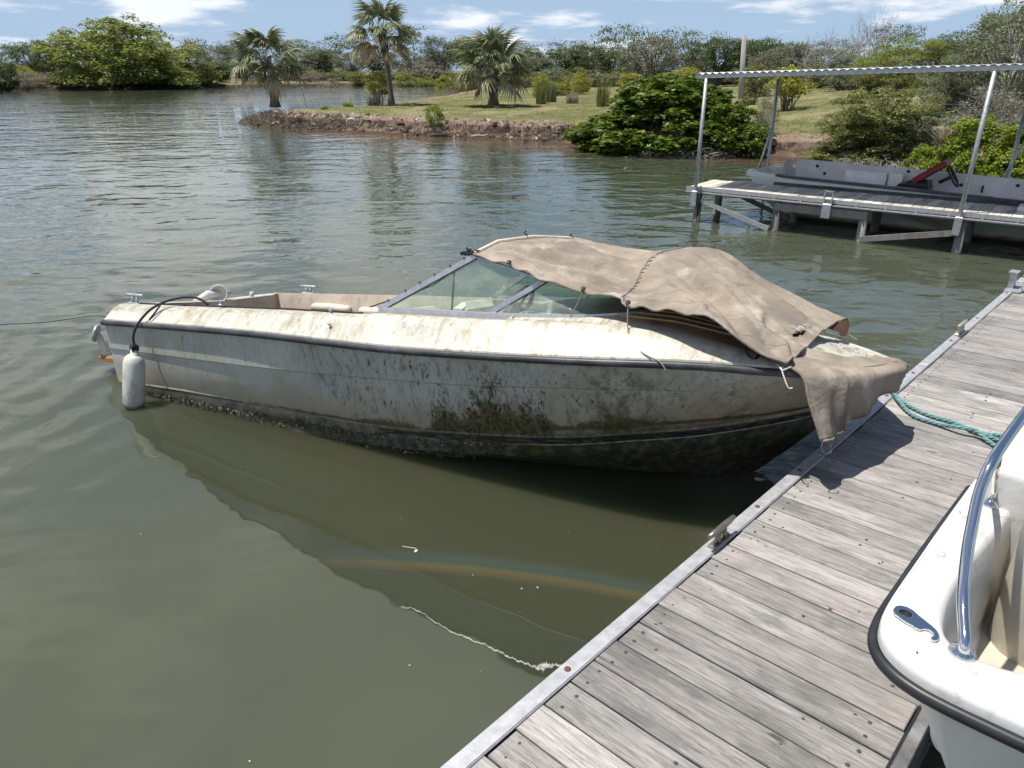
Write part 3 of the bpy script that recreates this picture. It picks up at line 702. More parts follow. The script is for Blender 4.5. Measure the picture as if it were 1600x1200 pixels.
# far shore on the left, then along the tree line to the right; columns and rows are those of the photo
F = 'trees along the far shore'
plant('spreading_tree', 'lime_a', 196, 16, 226, 112, M['lime'], M['darkbark'], 'big light green many-stemmed tree on the far shore at the water, tallest there', group=F, rz=.4)
plant('dark_shrub', 'oak_b', -2, 88, 62, 101, M['oak'], M['darkbark'], 'dark green bush at the left edge of the far shore', 'shrub')
plant('leaning_oak', 'moss_a', 62, 52, 78, 125, M['oak'], M['darkbark'], 'dark open-branched tree left of the big light green tree', group=F)
plant('oak_tree', 'oak_a', 84, 62, 60, 140, M['oak'], M['darkbark'], 'dark crown just behind the left side of the big light green tree', group=F)
for (px, top, w, d, lab) in ((38, 104, 56, 106, 'brownish dry scrub next to the dark bush on the far left shore'), (78, 106, 60, 109, 'grey dry scrub at the left foot of the big light green tree'), (108, 112, 44, 111, 'low pale scrub against the trunks of the big light green tree')):
    plant('scrub_bush', 'scrub_a', px, top, w, d, M['scrub'], M['twig'], lab, 'bush', 'dry scrub on the far shore')
plant('shore_bush', 'bush_a', 36, 96, 40, 112, M['yellow'], M['trunk'], 'yellowish bush behind the dry scrub on the far left', 'bush')
plant('shore_bush', 'bush_a', 322, 92, 56, 118, M['olive'], M['darkbark'], 'olive bush at the right foot of the big light green tree', 'bush')
plant('shore_bush', 'oak_b', 344, 92, 58, 124, M['oak'], M['darkbark'], 'dark round bush left of the first palm on the far shore', 'bush')
plant('shore_bush', 'bush_b', 312, 112, 30, 116, M['lime'], M['trunk'], 'small bright bush at the water right of the big light green tree', 'bush')
for (px, top, w, d, lab) in ((300, 70, 74, 150, 'bare grey tree behind the big light green tree on its right'), (345, 62, 80, 155, 'grey leafless tree left of the first palm'), (372, 68, 60, 160, 'pale leafless tree right behind the first palm crown')):
    plant('grey_tree', 'moss_a', px, top, w, d, M['greygreen'], M['twig'], lab, 'tree', F)
TREES = [  # px, top, width, depth, key, material, label
    (468, 74, 60, 165, 'oak_a', 'greygreen', 'grey-green tree beyond the channel just right of the first palm'),
    (502, 70, 62, 170, 'oak_b', 'greygreen', 'dull green tree between the first and the tall palm'),
    (516, 68, 40, 190, 'oak_a', 'oak', 'small dark tree top left of the tall palm'),
    (548, 76, 56, 165, 'moss_a', 'mossy', 'pale mossy tree left of the tall palm trunk'),
    (590, 74, 56, 170, 'oak_b', 'greygreen', 'grey-green tree behind the tall palm trunk'),
    (640, 72, 70, 150, 'moss_a', 'mossy', 'greyish mossy tree right of the tall palm trunk'),
    (685, 45, 58, 150, 'moss_a', 'greygreen', 'thin light crown rising between the tall and the bushy palm'),
    (665, 84, 66, 140, 'scrub_a', 'scrub', 'bare brown thicket behind the light crown'),
    (742, 47, 104, 165, 'oak_a', 'oak', 'broad dark green oak behind the bushy palm'),
    (800, 74, 60, 150, 'oak_b', 'greygreen', 'grey-green tree right behind the bushy palm'),
    (833, 68, 46, 170, 'oak_a', 'oak', 'small dark tree top right of the bushy palm'),
    (838, 84, 70, 120, 'oak_b', 'greygreen', 'rounded olive tree behind the yellow shrubs'),
    (885, 68, 80, 125, 'oak_b', 'oak', 'dark rounded oak left of the tallest middle oak'),
    (920, 57, 62, 135, 'oak_a', 'oak', 'tallest dark oak in the middle of the tree line'),
    (955, 66, 66, 125, 'oak_b', 'oak', 'dark oak left of the mossy grey oak'),
    (1020, 44, 100, 90, 'moss_a', 'mossy', 'big pale oak hung with grey moss'),
    (990, 58, 56, 105, 'moss_a', 'greygreen', 'yellow-grey crown at the left side of the mossy oak'),
    (1088, 48, 66, 100, 'oak_a', 'oak', 'dark oak between the mossy oak and the utility pole'),
    (1128, 40, 82, 85, 'oak_a', 'oak', 'large dark oak left of the utility pole'),
    (1185, 50, 84, 90, 'oak_b', 'oak', 'dark green oak behind the utility pole on its right'),
    (1200, 66, 60, 75, 'moss_a', 'mossy', 'grey leafless-looking tree right of the utility pole'),
    (1235, 58, 64, 80, 'oak_b', 'greygreen', 'grey-green tree below the bare branches'),
    (1300, 66, 90, 75, 'moss_a', 'greygreen', 'greyish tree behind the bare tree'),
]
for (px, top, w, d, key, mt, lab) in TREES:
    plant('oak_tree' if 'oak' in lab else 'tree', key, px, top, w, d, M[mt], M['darkbark'], lab, 'tree', 'tree line behind the point')
plant('bare_tree', 'bare_a', 1272, 32, 84, 72, None, M['twig'], 'shorter leafless grey tree left of the bigger bare one', 'tree', 'leafless trees')
plant('bare_tree', 'bare_b', 1352, 4, 104, 62, None, M['twig'], 'tall leafless grey tree standing above the tree line', 'tree', 'leafless trees')
BUSHES = [
    (482, 106, 40, 132, 'scrub_a', 'scrub', 'dry grey bush on the far side of the channel right of the first palm'),
    (520, 112, 50, 126, 'scrub_a', 'scrub', 'pale scrub at the channel left of the tall palm'),
    (558, 106, 40, 130, 'bush_a', 'olive', 'green bush beyond the channel left of the tall palm trunk'),
    (585, 108, 38, 126, 'bush_a', 'yellow', 'yellow-green bush right behind the tall palm trunk'),
    (630, 106, 40, 128, 'bush_a', 'lime', 'bright green bush beyond the channel right of the tall palm'),
    (662, 105, 52, 130, 'bush_b', 'lime', 'larger bright green bush at the channel end'),
    (695, 110, 34, 120, 'bush_a', 'yellow', 'yellowish bush at the left fronds of the bushy palm'),
    (845, 108, 34, 55, 'bush_a', 'yellow', 'yellow-green shrub right of the bushy palm'),
    (876, 112, 42, 58, 'bush_b', 'yellow', 'bright yellow shrub between the reeds'),
    (868, 97, 70, 68, 'bush_a', 'greygreen', 'grey-green rounded shrub behind the yellow shrubs'),
    (908, 96, 34, 62, 'bush_b', 'yellow', 'yellow-green round shrub above the grey one'),
    (905, 118, 24, 60, 'bush_a', 'yellow', 'small yellowish shrub left of the reed clump'),
    (986, 108, 44, 50, 'shrub_y', 'yellow', 'yellow shrub beside the mossy oak trunk'),
    (1042, 110, 40, 62, 'bush_a', 'greygreen', 'olive shrub under the mossy oak'),
    (1074, 97, 48, 44, 'shrub_y', 'yellow', 'yellow-leaved shrub behind the big mangrove'),
    (1180, 88, 60, 48, 'bush_a', 'olive', 'olive shrub beside the utility pole'),
    (1238, 94, 80, 34, 'shrub_y', 'yellow', 'spreading yellow-green shrub on the lawn under the roof'),
    (1268, 88, 70, 60, 'bush_b', 'olive', 'green shrub at the back of the lawn'),
    (1322, 92, 60, 46, 'bush_a', 'greygreen', 'dull shrub at the right end of the lawn'),
    (1178, 145, 26, 40, 'bush_a', 'oak', 'little dark bush on the lawn behind the mangrove'),
]
for (px, top, w, d, key, mt, lab) in BUSHES:
    plant('shrub', key, px, top, w, d, M[mt], M['trunk'], lab, 'shrub', 'shrubs around the lawn')
for k, px in enumerate(range(112, 300, 17)):
    plant('shore_brush', 'bush_a', px, 122 + (k * 7) % 9, 26, 111.5, M['oak' if k % 3 else 'olive'], M['darkbark'], 'low dark brush at the waterline below the big light tree, %s from left' % ORD[k], 'bush', 'low brush under the big light green tree')
for k, px in enumerate((-30, 10, 48, 92, 300, 352, 386, 425, 452)):
    plant('back_bush', 'oak_b', px, 90 + (k * 5) % 12, 74, 142, M['greygreen' if k % 2 else 'oak'], M['darkbark'], 'dull bush low behind the far left shore, %s from the left edge' % ORD[k], 'bush', 'bushes behind the far shore')
for k, px in enumerate((470, 505, 540, 600, 640, 676, 706)):
    plant('back_bush', 'bush_b', px, 100 + (k * 5) % 8, 66, 142, M['greygreen' if k % 2 else 'olive'], M['darkbark'], 'dull bush low behind the channel end, %s from the first palm' % ORD[k], 'bush', 'bushes behind the channel')
for k, px in enumerate((735, 775, 815, 850, 890, 935, 975, 1030, 1085, 1130)):
    plant('back_bush', 'bush_b', px, 96 + (k * 5) % 9, 74, 92 - 2 * (k % 3), M['greygreen' if k % 2 else 'olive'], M['darkbark'], 'dull undergrowth bush at the foot of the oaks, %s from the bushy palm' % ORD[k], 'bush', 'undergrowth below the oaks')

# --- nearer vegetation with its own meshes
T('mangrove_a', seed=31, nclump=420, nleaf=32000, leaf=.036, clump=.055, flat=1.7, low=0, stems=9, spread=.45, branch=.008, shape='mound', sub=2, inner=.7, aspect=1.5, up=.2)
T('bigbush_a', seed=33, nclump=190, nleaf=30000, leaf=.021, clump=.085, low=0, stems=9, spread=.45, branch=.007, shape='mound', sub=5, inner=.35)
T('hightree_a', seed=35, nclump=170, nleaf=22000, leaf=.019, clump=.085, low=.02, stems=6, spread=.45, branch=.009, sub=6, droop=.05, inner=.3)
T('mangrove_b', seed=37, nclump=150, nleaf=19000, leaf=.036, clump=.085, flat=1.7, low=0, stems=9, spread=.45, branch=.010, shape='mound', sub=2, inner=.5, aspect=1.7, up=.5)
plant('mangrove_bush', 'mangrove_a', 1052, 110, 280, 25.9, M['mangrove'], M['trunk'], 'big glossy green mangrove bush on the bank left of the covered dock', 'bush', rz=1.2, base=-.05)
plant('mangrove_bush', 'mangrove_b', 1142, 146, 150, 24.3, M['mangrove'], M['trunk'], 'lower right-hand part of the mangrove thicket behind the roof post', 'bush', rz=.6, base=-.05)
plant('mangrove_bush', 'mangrove_b', 978, 166, 110, 26.4, M['mangrove'], M['trunk'], 'small mangrove mound at the left end of the mangrove thicket', 'bush', rz=2.2, base=-.05)
plant('thorny_shrub', 'scrub_a', 1206, 130, 44, 25.0, M['greygreen'], M['twig'], 'thin grey shrub at the right side of the mangrove behind the rear roof post', 'bush')
plant('bank_bush', 'bigbush_a', 1398, 108, 205, 21.5, M['olive'], M['trunk'], 'large yellow-olive bush at the water behind the covered dock', 'bush', rz=.8, base=0)
plant('bank_bush', 'bigbush_a', 1346, 150, 116, 21.6, M['olive'], M['trunk'], 'lower olive bush at the left of the large one beside the lawn', 'bush', rz=3.0, base=0)
plant('bank_bush', 'bigbush_a', 1462, 150, 100, 20.6, M['greygreen'], M['trunk'], 'greyish bush at the right of the large olive one', 'bush', rz=4.0, base=0)
plant('mangrove_bush', 'mangrove_b', 1545, 166, 120, 17.6, M['mangrove2'], M['trunk'], 'bright leathery-leaved mangrove right of the tall roof post', 'bush', rz=.3, base=0)
plant('mangrove_bush', 'mangrove_b', 1640, 172, 140, 17.0, M['mangrove2'], M['trunk'], 'bright mangrove at the right edge under the roof', 'bush', rz=1.9, base=0)
plant('mangrove_bush', 'mangrove_b', 1478, 218, 70, 19.0, M['mangrove2'], M['trunk'], 'small bright mangrove below the greyish bush', 'bush', rz=2.9, base=0)
plant('green_tree', 'hightree_a', 1425, 45, 150, 34, M['lime'], M['trunk'], 'fresh green leafy tree under the sky behind the roof', group=None, rz=.5)
plant('green_tree', 'hightree_a', 1372, 70, 90, 38, M['olive'], M['trunk'], 'yellow-green tree below the bare one', group=None, rz=2.5)
plant('green_tree', 'oak_a', 1468, 42, 64, 40, M['oak'], M['darkbark'], 'dark leafy tree top between the fresh green tree and the tall grey one')
plant('hillside_tree', 'hightree_a', 1535, 50, 150, 26, M['greygreen'], M['twig'], 'grey-green tree rising at the right under the dark crown', rz=1.5)
plant('hillside_tree', 'moss_a', 1600, -25, 170, 24, M['greygreen'], M['twig'], 'tall grey twiggy tree at the upper right corner', rz=.7)
plant('hillside_tree', 'oak_a', 1560, -8, 90, 36, M['oak'], M['darkbark'], 'dark crown standing out at the upper right corner', rz=.7)
plant('hillside_tree', 'scrub_a', 1566, 108, 130, 21, M['mossy'], M['twig'], 'pale tangled thicket behind the tall roof post', 'bush', rz=.2)
plant('hillside_tree', 'scrub_a', 1500, 96, 110, 27, M['greygreen'], M['twig'], 'dull thicket at the foot of the grey-green tree', 'bush', rz=1.2)
plant('hillside_tree', 'hightree_a', 1592, -22, 190, 29, M['greygreen'], M['twig'], 'dense grey-green tree filling the upper right corner behind the twiggy one', rz=2.2)
plant('hillside_tree', 'oak_a', 1508, 40, 92, 33, M['oak'], M['darkbark'], 'dark bushy tree left of the upper right dark crown', rz=4.2)
def tuft(px, d, mesh, mat, label, s=1, cat='plant', name='reed_clump', group=None, base=None, leaf='blades'):
    x = (px - 800) / 1236 * d; z = ground_z(x, d) if base is None else base
    e = empty(name, (x, d, z - .03), label, cat, group); e.rotation_euler = (0, 0, random.uniform(0, 6)); e.scale = (s, s, s)
    o = link_mesh(leaf, mesh, e); put_mat(o, mat); return e
reed = tuft_mesh('reed', 41, 130, .32, 1.75, .035, .30); reed2 = tuft_mesh('reed_wide', 42, 170, .35, 1.1, .03, .9)
tuft(944, 40, reed, M['olive'], 'tall narrow reed clump standing alone on the lawn', 1.05)
tuft(862, 45, reed, M['greygreen'], 'grey-green reeds below the yellow shrubs', .95)
tuft(846, 43, reed, M['olive'], 'reed clump just right of the bushy palm fronds', .9)
tuft(896, 43, reed2, M['scrub'], 'collapsed dead grey fronds on the lawn between reeds', .95)
tuft(580, 42, reed2, M['scrub'], 'dry twiggy clump left of the tall palm trunk', .95, name='dry_clump')
plant('shrub', 'shrub_y', 588, 106, 44, 44, M['yellow'], M['twig'], 'open yellow-leaved shrub just left of the tall palm trunk', 'shrub')
tuft(1505, 17.9, tuft_mesh('dry_fan', 44, 220, .22, .95, .018, 1.2), simple('pinkish_dry_grass', (.33, .24, .22), .9), 'pinkish dead grass clump behind the tall roof post', 1.0, base=.75, name='dry_grass_clump')
clump_leaf = tuft_mesh('leafy', 45, 90, .20, .36, .06, .7)
tuft(502, 39.2, clump_leaf, M['mangrove2'], 'smaller bright green seedling clump on the point', .9, name='seedling_clump')
tuft(539, 40.5, clump_leaf, M['mangrove2'], 'wider bright green seedling clump left of the tall palm', 1.25, name='seedling_clump')
plant('sapling', 'shrub_y', 676, 156, 34, 30.9, M['mangrove2'], M['twig'], 'little green sapling on the eroded bank between the tall and the bushy palm', 'plant')
# dead twiggy growth on the end of the point and along the water
tw = twig_mesh('twigs', 51, 90, (.55, .5), .62, .011); tw2 = twig_mesh('roots', 52, 170, (.85, .4), .55, .014)
for (px, d, s, lab) in ((396, 37.8, 1.35, 'brown dead twigs at the very tip of the point'), (412, 37.2, 1.25, 'brown dead twigs under the first palm'), (380, 38.6, .9, 'sparse dead twigs sticking out over the water at the tip')):
    tuft(px, d, tw, M['scrub'], lab, s, 'plant', 'dead_twigs', 'dead twigs on the tip of the point', leaf='twigs')
for (px, d, s, lab) in ((1030, 23.9, 1.0, 'bleached roots at the foot of the big mangrove, left part'), (1075, 23.5, 1.2, 'bleached roots at the foot of the big mangrove, middle part'), (1120, 23.2, 1.1, 'bleached roots at the foot of the big mangrove near the roof post'),
                        (955, 25.6, .7, 'pale dead branches left of the mangrove'), (1345, 20.3, .9, 'grey roots below the large olive bush on its left'), (1400, 19.7, 1.0, 'grey roots behind the red seat'), (1450, 19.0, 1.0, 'grey roots behind the steering wheel of the skiff'),
                        (1510, 18.2, 1.0, 'grey roots behind the tall roof post'), (1565, 17.5, 1.0, 'grey roots right of the tall roof post')):
    e = tuft(px, d, tw2, M['twig'], lab, s, 'roots', 'tangled_roots', 'bleached roots along the shore', base=.02, leaf='root_tangle')
# stick, driftwood and litter on the bank
def thing_mesh(name, mb, mat, label, cat, group=None):
    return tag(mb.build(name, mat), label, cat, group)
p = at_z(478, 163, .66); thing_mesh('thin_stake', MB().tube([p - Vector((0, 0, .2)), p + Vector((-.12, 0, .95))], .016, 6), M['twig'], 'thin upright stake on the point right of the first palm', 'stake')
for i, (a, b, r, lab) in enumerate((((1030, 0), (0, 0), 0, ''),)): pass
def log(px, py, L, ang, r, lab, z=.12, mat='twig'):
    p = at_z(px, py, z); d = Vector((cos(ang), sin(ang), .06)); s = d.cross(Vector((0, 0, 1)))
    thing_mesh('driftwood', MB().tube([p - d * L / 2, p - d * L * .15 + s * .06 + Vector((0, 0, .03)), p + d * L * .2 - s * .04, p + d * L / 2 + Vector((0, 0, .05))], [r, r * 1.1, r * .8, r * .4], 7), M[mat], lab, 'driftwood')
log(876, 215, 1.1, .4, .07, 'dark stump lying at the waterline left of the mangrove', mat='darkbark')
log(868, 208, .5, 2.0, .05, 'short dark branch standing on the dark stump', .3, 'darkbark')
log(690, 211, .9, .1, .04, 'dark driftwood below the sapling', mat='darkbark')
log(750, 213, .7, -.3, .05, 'pale driftwood below the bushy palm')
log(1272, 222, 1.5, .7, .05, 'bleached board leaning at the shore right of the rear roof posts', .35)
log(1262, 216, 1.1, 1.1, .04, 'bleached branch above the leaning board', .5)
log(1290, 232, 1.2, .2, .05, 'pale log low on the shore left of the large olive bush', .2)
log(1250, 236, .9, 2.5, .04, 'dark branch on the brown mud by the mangrove', .1, 'darkbark')
# white hoop half sunk in the bank
p = at_z(549, 193, .30); R_ = []
for k in range(15):
    a = radians(-110 + 290 * k / 14); R_.append(p + Vector((.20 * sin(a) + .02, -.18 * cos(a) * .5 - .05, .20 * cos(a))))
R_.insert(0, p + Vector((-.12, -.35, -.26)))
thing_mesh('white_hose', MB().tube(R_[::-1], .045, 8), M['fender'], 'white curled hose sticking out of the bank below the tall palm', 'hose')
# pale shell bits and clods on the bank
def rubble():
    r = random.Random(9); mb = MB()
    for _ in range(1100):
        t = r.random(); k = r.randint(11, 18); a = Vector(SHORE[k]); b = Vector(SHORE[k - 1]); q = a.lerp(b, t)
        n = Vector((-(b - a).y, (b - a).x)).normalized(); n = -n if n.y < 0 else n
        q = q + n * (abs(r.gauss(0, .5)) + r.choice((.15, 1.1))); z = ground_z(q.x, q.y)
        if z < 0: continue
        s = r.uniform(.015, .06) * (1 if r.random() < .8 else 2.0)
        R = Matrix.Rotation(r.uniform(0, 6), 3, 'Z') @ Matrix.Rotation(r.uniform(-.4, .4), 3, 'X')
        mb.box((q.x, q.y, z + s * .2), (s * 2, s * 1.3, s * .8), 0, R, .6)
    g = G('bank_rubble_stone'); c = g.mix(g.step(g.island(), .70, .88), (.11, .08, .06), (.50, .46, .41)); g.set(color=c, rough=.9)
    mb.build('rubble', g.m, kind='stuff')
rubble()
# rough grass on the point and lawn, roots and dead stems hanging from the scarp
def grass():
    r = np.random.default_rng(3); n = 60000
    a = r.uniform(-.42, .62, n); d = 25 + 42 * r.random(n) ** 1.4; X = d * np.sin(a); Y = d * np.cos(a)
    sd = shore_sd(X, Y); ok = (sd > .95) & (fnoise(X, Y, .9, 8) > -.55); X, Y = X[ok][:16000], Y[ok][:16000]; Z = ground_h(X, Y); n = len(X)
    o = r.uniform(0, 2 * pi, n); h = r.uniform(.02, .05, n) * (1 + 1.3 * (fnoise(X, Y, .6, 9) > .75)); w = .022 + 0 * h
    s = np.stack([np.cos(o), np.sin(o), 0 * o], 1) * w[:, None]; l = np.stack([np.cos(o * 3), np.sin(o * 3), 0 * o], 1) * (h * .5)[:, None]
    P = np.stack([X, Y, Z - .01], 1); up = np.zeros((n, 3)); up[:, 2] = h
    v = np.stack([P - s, P + s, P + l + up + s * .4, P + l + up - s * .4], 1).reshape(-1, 3)
    me = quads_mesh('grass', v); me.materials.append(M['grassblade']); ob = bpy.data.objects.new('grass', me); COL.objects.link(ob); tag(ob, kind='stuff')
    # dry stalks along the bank edge
    r2 = random.Random(4); V = []
    for _ in range(2600):
        k = r2.randint(9, 19); aa = Vector(SHORE[k]); bb = Vector(SHORE[k - 1]); q = aa.lerp(bb, r2.random()); nrm = Vector((-(bb - aa).y, (bb - aa).x)).normalized(); nrm = -nrm if nrm.y < 0 else nrm
        q = q + nrm * (.85 + r2.gauss(0, .35)) ; z = ground_z(q.x, q.y)
        if z < .15: continue
        hh = r2.uniform(.05, .20); out = -nrm * hh * r2.uniform(.1, .9); w = .012; sx = Vector((1, 0, 0)) * w
        b0 = Vector((q.x, q.y, z)); t = b0 + Vector((out.x, out.y, hh * r2.uniform(-.7, .9)))
        V += [b0 - sx, b0 + sx, t + sx * .4, t - sx * .4]
    me = quads_mesh('dry_stalks', np.array([tuple(v) for v in V])); me.materials.append(M['drygrass']); ob = bpy.data.objects.new('dry_stalks', me); COL.objects.link(ob); tag(ob, kind='stuff')
grass()
def bank_roots():
    r = random.Random(14); out = MB()
    for _ in range(620):
        k = r.choice((15, 15, 16, 16, 17, 17, 18, 14, 13, 12, 11, 11)); a = Vector(SHORE[k]); b = Vector(SHORE[k - 1]); q = a.lerp(b, r.random()); nrm = Vector((-(b - a).y, (b - a).x)).normalized(); nrm = -nrm if nrm.y < 0 else nrm
        q = q + nrm * r.uniform(.35, 1.15); z = ground_z(q.x, q.y)
        if z < .05: continue
        p0 = Vector((q.x, q.y, z + .02)); dr = -nrm; L = r.uniform(.12, .42); pts = [p0]
        for j in range(3): p0 = p0 + Vector((dr.x * L * .3 + r.gauss(0, .07), dr.y * L * .3 + r.gauss(0, .07), r.uniform(-.14, .09))); pts.append(p0)
        out.tube(pts, [.016, .013, .010, .005], 4, False)
    out.build('bank_roots', M['darkbark'], kind='stuff')
    out = MB()
    for _ in range(260):      # clods under the overhang
        k = r.randint(10, 18); a = Vector(SHORE[k]); b = Vector(SHORE[k - 1]); q = a.lerp(b, r.random()); nrm = Vector((-(b - a).y, (b - a).x)).normalized(); nrm = -nrm if nrm.y < 0 else nrm
        q = q + nrm * r.uniform(.1, .9); z = ground_z(q.x, q.y); s_ = r.uniform(.06, .20)
        out.box((q.x, q.y, z), (s_ * 2, s_ * 1.3, s_), s_ * .3, Matrix.Rotation(r.uniform(0, 6), 3, 'Z') @ Matrix.Rotation(r.gauss(0, .4), 3, 'X'), .7)
    out.build('mud_clods', simple('dark_mud_clod', (.085, .060, .044), .95, 0, .4, 6, .03), kind='stuff')
bank_roots()
# far wood that reads as one mass behind the separate trees
def far_wood():
    wd, lf = TM['oak_b']; r = random.Random(12); C = np.array([v.co for v in lf.vertices]).reshape(-1, 4, 3); out = []
    for k in range(34):
        px = -700 + k * 84 + r.uniform(-20, 20); d = r.uniform(205, 235); x = (px - 800) / 1236 * d; h = (12.0 + 2.4 * sin(k * 1.3) + r.uniform(-1.2, 1.2)); w = r.uniform(16, 22)
        sel = C[r.randint(0, 1)::2]; a = r.uniform(0, 6); R = np.array([[cos(a), -sin(a), 0], [sin(a), cos(a), 0], [0, 0, 1]])
        v = (sel @ R.T) * np.array([w, w, h]) + np.array([x, d, .5])
        cen = v.mean(1, keepdims=True); v = cen + (v - cen) * np.array([.75, .75, 1.1]); out.append(v.reshape(-1, 3))
    me = quads_mesh('far_wood', np.concatenate(out)); me.materials.append(M['oak']); o = bpy.data.objects.new('far_wood', me); COL.objects.link(o); tag(o, kind='stuff')
far_wood()

# ------------------------------------------------------------------ cabbage palms
def frond_mesh(key, seed, spread=105, nl=23, droop=.35, costa=.3):
    r = random.Random(seed); mb = MB()
    pet = [Vector((t, 0, -.09 * t * t)) for t in (0, .3, .62, .95)]
    mb.tube(pet, [.017, .013, .011, .009], 4, False)
    c0 = pet[-1]
    for k in range(nl):
        u = k / (nl - 1) * 2 - 1; th = radians(spread) * u + r.gauss(0, .04)
        L = (.46 + .22 * cos(u * 1.3)) * r.uniform(.85, 1.05)
        o = c0 + Vector((.28 * (1 - abs(u)), 0, -costa * .3 * (1 - abs(u)) ** 2))
        d = Vector((cos(th), sin(th), -.10 * cos(th) + .22 * (1 - abs(abs(u) - .5) * 2) * .5)).normalized(); s = d.cross(Vector((0, 0, 1))).normalized()
        dr = droop * r.uniform(.6, 1.5); pts = []
        for t in (0, .35, .65, 1.0):
            pts.append(o + d * L * t * (1 - .12 * t) + Vector((0, 0, -dr * t ** 2.4 - costa * .25 * t)))
        w = [.024, .050, .034, .005]; fold = .022; vs, fs = [], []
        for p_, ww in zip(pts, w): vs += [p_ - s * ww + Vector((0, 0, fold * ww / .04)), p_ - Vector((0, 0, .004)), p_ + s * ww + Vector((0, 0, fold * ww / .04))]
        for j in range(3):
            b = j * 3; fs += [(b, b + 1, b + 4, b + 3), (b + 1, b + 2, b + 5, b + 4)]
        mb.add(vs, fs, True)
    return mb.mesh(key)
FR = [frond_mesh('frond_a', 61), frond_mesh('frond_b', 62, 95, 21, .5, .4), frond_mesh('frond_c', 63, 120, 24, .28, .25)]
FRH = [frond_mesh('frond_hang_a', 64, 60, 16, .2, .2), frond_mesh('frond_hang_b', 65, 45, 13, .15, .1)]
def palm(px, py, z, crown_row, R, n, label, trunk_r, seed, dead=.3, lean=0., nlow=10, top=75):
    p = at_z(px, py, z); d = p.y; zc = at_d(px, crown_row, d).z; r = random.Random(seed)
    e = empty('cabbage_palm', p - Vector((0, 0, .05)), label, 'palm', 'cabbage palms on the point'); H = zc - p.z
    pts = [Vector((lean * (1 - cos(t * 1.57)), 0, H * t)) for t in np.linspace(0, 1, 14)]
    rad = [trunk_r * (1.35 - .5 * min(1, t * 5)) * (1 + .05 * r.uniform(-1, 1)) for t in np.linspace(0, 1, 14)]
    MB().tube(pts, rad, 12, True, True).build('trunk', M['palmtrunk'], e)
    bt = MB(); zb = max(.0, H - 1.0) if H > 1.6 else 0
    for k in range(110):
        t = r.uniform(zb, H); a = r.uniform(0, 6.28); c = Vector((lean * (1 - cos(t / H * 1.57)), 0, t)); o = Vector((cos(a), sin(a), 0)); rr = trunk_r * (.92 if t > .5 else 1.1)
        bt.tube([c + o * rr * .8, c + o * (rr + .05) + Vector((0, 0, .10)), c + o * (rr + r.uniform(.06, .13)) + Vector((0, 0, .20))], [.035, .028, .008], 4, True, False)
    bt.build('leaf_bases', M['palmtrunk'], e, kind='stuff')
    head = Vector((lean, 0, H)); k = 0
    for i in range(n):
        f = i / n; el = radians(top - 108 * f ** .95 + r.uniform(-10, 10)); az = i * 2.39996 + r.uniform(-.2, .2)
        hang = f > 1 - dead
        me = FRH[i % 2] if (hang and el < radians(-25)) else FR[i % 3]
        o = link_mesh('frond', me, e); s = R * r.uniform(.56, .68) * (1.0 if f > .1 else .9)
        put_mat(o, M['deadfrond'] if (f > 1 - dead * .45) else M['frondtan'] if hang else M['frond'])
        o.matrix_local = Matrix.Translation(head + Vector((0, 0, -.22 * f))) @ Matrix.Rotation(az, 4, 'Z') @ Matrix.Rotation(-el, 4, 'Y') @ Matrix.Rotation(r.uniform(-.5, .5), 4, 'X') @ Matrix.Scale(s, 4)
    return e
palm(430, 166, .62, 93, 1.95, 32, 'first palm, short-trunked with a dense crown, on the tip of the point', .25, 71, .26, -.25)
palm(612, 165, .66, 52, 1.80, 32, 'tall slender-trunked palm in the middle of the point', .16, 72, .42, -.30)
palm(771, 168, .66, 105, 2.05, 36, 'bushy low palm with almost no trunk on the lawn edge', .29, 73, .26, -.05, top=82)

# utility pole
p = at_d(1158, 165, 47); zt = at_d(1163, 56, 47)
thing_mesh('utility_pole', MB().tube([Vector((p.x, 47, -.2)), Vector((zt.x, 47, zt.z))], [.19, .13], 12), M['pole'], 'bleached wooden utility pole without wires behind the mangrove', 'pole')

# ------------------------------------------------------------------ covered dock with its skiff
ez, ef = Vector((.7948, -.6069, 0)), Vector((.6069, .7948, 0))
LM = frame_matrix(Vector((3.2, 13.0, 0)), ez, ef, Vector((0, 0, 1)))
ld = empty('covered_dock', mat=LM, label='narrow plank dock on piles under a corrugated metal roof', cat='dock')
r = random.Random(5)
pm = MB().box((0, .5, 0), (.135, 1.06, .032), .004).mesh('dock_board')
nb = 0
x = -.03
while x < 6.6:
    o = link_mesh('plank', pm, ld, M['woodtan'] if nb == 0 else None); o.location = (x, r.uniform(-.006, .006), .572 + r.uniform(-.002, .002)); o.rotation_euler = (r.uniform(-.004, .004), 0, r.uniform(-.006, .006)); nb += 1; x += .1405
MB().box((3.25, -.035, .563), (6.8, .014, .062)).build('edge_rail', M['alu'], ld)
MB().box((3.25, -.05, .506), (6.8, .05, .014)).box((3.25, -.035, .50), (6.8, .012, .03)).build('lower_rail', M['alu'], ld)
cl = MB()
for k in range(16): cl.box((.15 + k * .42, -.046, .533), (.03, .012, .055))
cl.build('rail_spacers', M['alu'], ld, kind='stuff')
MB().box((3.25, .06, .51), (6.7, .045, .09)).build('stringer', M['wood2'], ld)
MB().box((3.25, .97, .53), (6.7, .04, .05)).build('stringer', M['wood2'], ld)
for xx in (.05, 1.45, 2.79, 4.12, 5.6):
    for yy in (.06, .98):
        MB().tube([(xx, yy, -1), (xx, yy, .50)], .065 if yy < .5 else .07, 10).build('pile', M['wood2'], ld)
MB().bar((1.42, -.02, .40), (2.85, -.02, .40), .05, .12).build('cross_beam', M['wood2'], ld)
MB().bar((.10, -.04, .38), (1.38, -.06, .03), .025, .075).build('brace', M['alu'], ld)
